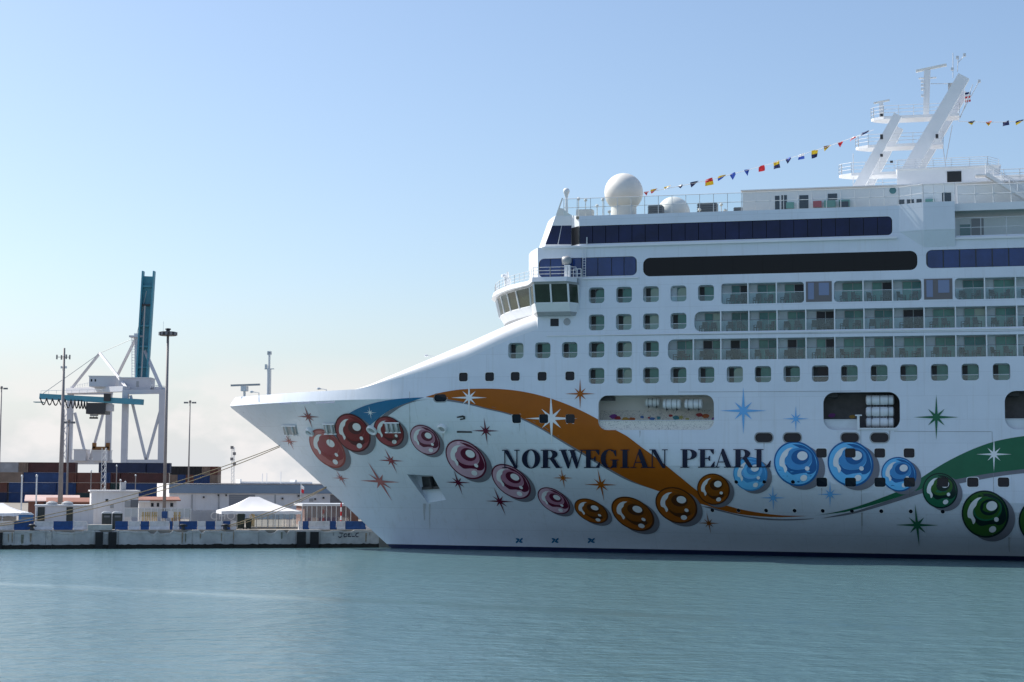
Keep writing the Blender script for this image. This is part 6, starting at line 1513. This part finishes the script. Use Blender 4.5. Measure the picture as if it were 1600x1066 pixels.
# teal trolley girder, trolley, cab and festoon cable
for dz in (0, 5): cbeam('trolley_girder', cw(64, 619.5, ZF + 8 + dz), cw(222.5, 628.5, ZF - 8 + dz), 2.2, 2.2, 'crane_teal')
mb = MB(); c = cw(153, 634, ZF); mb.box(c.x - 4, c.y - 3, c.z - 3.4, c.x + 3.6, c.y + 6, c.z + 1.0); mb.build('trolley', 'dark_metal', crane)
mb = MB(); c = cw(166, 638, ZF); mb.box(c.x - 2.6, c.y - 2, c.z - 1.2, c.x + 2.7, c.y + 2, c.z + 1.6); mb.build('operator_cab', 'crane_white', crane)
mb = MB(); c = cw(148, 645, ZF); mb.box(c.x - 1.4, c.y - 2, c.z - 1.4, c.x + 1.2, c.y + 1, c.z + 1); mb.build('trolley_cab', 'grey', crane)
mb = MB(); c = cw(168, 620, ZF - 4); mb.box(c.x - 1.3, c.y - 1, c.z - 1.8, c.x + 1.3, c.y + 1, c.z + 1.2); mb.build('winch', 'dark_metal', crane)
lx = [63, 73, 82, 92, 102, 111, 117, 122.5, 127.5, 132, 136]
for i in range(len(lx) - 1):
    amp_ = 10.5 if i < 4 else 13.5
    pts = [cw(lx[i] + (lx[i + 1] - lx[i]) * k / 8, 622 + 0.055 * (lx[i] - 63) + amp_ * math.sin(math.pi * k / 8), ZF) for k in range(9)]
    MB().tube(pts, 0.26, 5).build('festoon_loop', 'dark_metal', crane)
mb = MB(); c = cw(60, 628, ZF + 6); mb.box(c.x - 1.5, c.y - 2, c.z - 0.3, c.x + 2, c.y + 2, c.z); mb.build('end_platform', 'crane_teal', crane)
# raised boom: two webs and a deck
b0, b1_ = cw(222, 594, ZF + 6), cw(232.5, 426, ZF + 6)
for dx0, dx1 in ((-8.2, -8.6), (8.2, 8.6)):
    a, c = cw(222 + dx0, 594, ZF + 6), cw(232.5 + dx1, 424, ZF + 6); cbeam('boom_web', a, c, 0.7, 3.0, 'crane_teal', 0.6)
a, c = cw(222, 594, ZF + 7), cw(232, 432, ZF + 7); cbeam('boom_deck', a, c, 4.0, 0.5, 'crane_teal')
for k, m_ in ((0.12, 'crane_teal'), (0.32, 'crane_teal'), (0.52, 'crane_teal'), (0.72, 'dark_metal'), (0.9, 'crane_teal')): q = a.lerp(c, k); mb = MB(); mb.box(q.x - 1.9, q.y - 1.6, q.z - 0.35, q.x + 1.9, q.y - 0.4, q.z + 0.35); mb.build('boom_tie', m_, crane)
cbeam('boom_walkway', cw(221, 592, ZF + 4), cw(226.5, 478, ZF + 4), 0.5, 0.3, 'grey')
# A-frames
for a, b_, Z0, Z1, w_ in (((156, 552), (108, 612), ZF + 20, ZR_, 0.9), ((156, 552), (198, 606), ZF + 20, ZF, 1.0), ((213, 527), (182, 590), ZF + 10, ZR_, 0.9), ((217, 527), (253, 609), ZF + 10, ZF, 1.2), ((214, 527), (214, 592), ZF + 8, ZF + 8, 1.3)):
    cbeam('a_frame_strut', cw(*a, Z0), cw(*b_, Z1), w_, w_)
mb = MB(); c = cw(214, 526, ZF + 8); mb.box(c.x - 2.8, c.y - 2, c.z - 0.4, c.x + 2.6, c.y + 2, c.z + 0.3); mb.box(c.x - 1, c.y - 1, c.z, c.x + 1, c.y + 1, c.z + 1.2); mb.build('apex_platform', 'crane_white', crane)
mb = MB()
for px in (206, 210.5): mb.tube([cw(px, 526, ZF + 8), cw(px, 592, ZF + 8)], 0.14, 4)
for i in range(15): mb.tube([cw(206, 528 + i * 4.4, ZF + 8), cw(210.5, 528 + i * 4.4, ZF + 8)], 0.1, 4)
mb.build('ladder', 'crane_white', crane)
# hoist cables and boom stays
for a, c, Z0, Z1 in (((214, 526), (227, 488), ZF + 8, ZF + 5), ((213, 526), (229, 455), ZF + 8, ZF + 5), ((156, 552), (213, 527), ZF + 20, ZF + 10), ((155, 553), (186, 592), ZF + 20, ZF + 3), ((66, 616), (155, 553), ZF + 8, ZF + 20)):
    MB().tube([cw(*a, Z0), cw(*c, Z1)], 0.11, 5).build('stay_cable', 'grey', crane)
for px in (142, 146, 151): MB().tube([cw(px, 640, ZF), cw(px, 652, ZF)], 0.09, 4).build('hoist_rope', 'dark_metal', crane)
mb = MB(); c = cw(146.5, 653, ZF); mb.box(c.x - 1.6, c.y - .6, c.z - .4, c.x + 1.6, c.y + .6, c.z + .3); mb.build('spreader', 'dark_metal', crane)
# machinery houses
def chouse(nm, px0, px1, pyt, pyb, Z, D_): a, c = cw(px0, pyb, Z), cw(px1, pyt, Z); mb = MB(); mb.box(a.x, a.y, a.z, c.x, c.y + D_, c.z); o = mb.build(nm, 'crane_white', crane); mb = MB(); mb.box(a.x - .3, a.y - .3, c.z, c.x + .3, a.y + D_ + .3, c.z + .3); mb.build('roof', 'rail', o); return o
o = chouse('machinery_house', 139, 181, 588.5, 604, ZF + 12, 10); c = cw(143, 594, ZF + 12)
for px in (143, 149): c = cw(px, 594.5, ZF + 12); mb = MB(); mb.box(c.x - .3, c.y - .1, c.z - .5, c.x + .3, c.y + .05, c.z + .5); mb.build('window', 'dark_glass', o)
o = chouse('machinery_house', 186, 235, 591, 609, ZF + 3, 9); c = cw(215, 599, ZF + 3); mb = MB(); mb.box(c.x - .5, c.y - .1, c.z - 1.4, c.x + .5, c.y + .05, c.z + .8); mb.build('door', 'grey', o)
o = chouse('sill_house', 115, 134, 703, 720, ZR_ - 3, 8); chouse('sill_house', 144, 168, 704.5, 720, ZR_ - 3, 8)
mb = MB(); c = cw(158, 701, ZR_ - 2); mb.box(c.x - 3.5, c.y - 1, c.z - .8, c.x + 3.5, c.y + 1, c.z + .8); mb.box(c.x - 3.6, c.y - 1, c.z, c.x - 2.2, c.y + 1, c.z + 2.4); mb.box(c.x + 2.2, c.y - 1, c.z, c.x + 3.6, c.y + 1, c.z + 2.4); mb.build('cable_reel_frame', mat('reel_orange', (0.22, 0.1, 0.03), 0.7), crane)
# stair tower on the rear leg
mb = MB()
for px in (101, 106): mb.tube([gz(cw(px, 640, ZR_)), cw(px, 640, ZR_)], 0.2, 4)
for i in range(14): z0 = 4 + i * 2.6; a, c = cw(101, 640, ZR_), cw(106, 640, ZR_); mb.tube([(a.x, a.y, z0), (c.x, c.y, z0 + 2.6)] if i % 2 else [(c.x, c.y, z0), (a.x, a.y, z0 + 2.6)], 0.16, 4)
mb.build('stair_tower', 'crane_white', crane)
# handrails on the girder tops
mb = MB()
for a, c, Z in (((64, 613), (160, 611), ZF + 8), ((110, 606), (140, 600), ZR_), ((236, 604), (258, 606), ZF)):
    p, q = cw(*a, Z), cw(*c, Z); mb.tube([p + Vector((0, 0, 0.6)), q + Vector((0, 0, 0.6))], 0.09, 4)
    for i in range(9): v = p.lerp(q, i / 8); mb.tube([v - Vector((0, 0, 0.7)), v + Vector((0, 0, 0.6))], 0.07, 4)
mb.build('handrail', 'rail', crane)
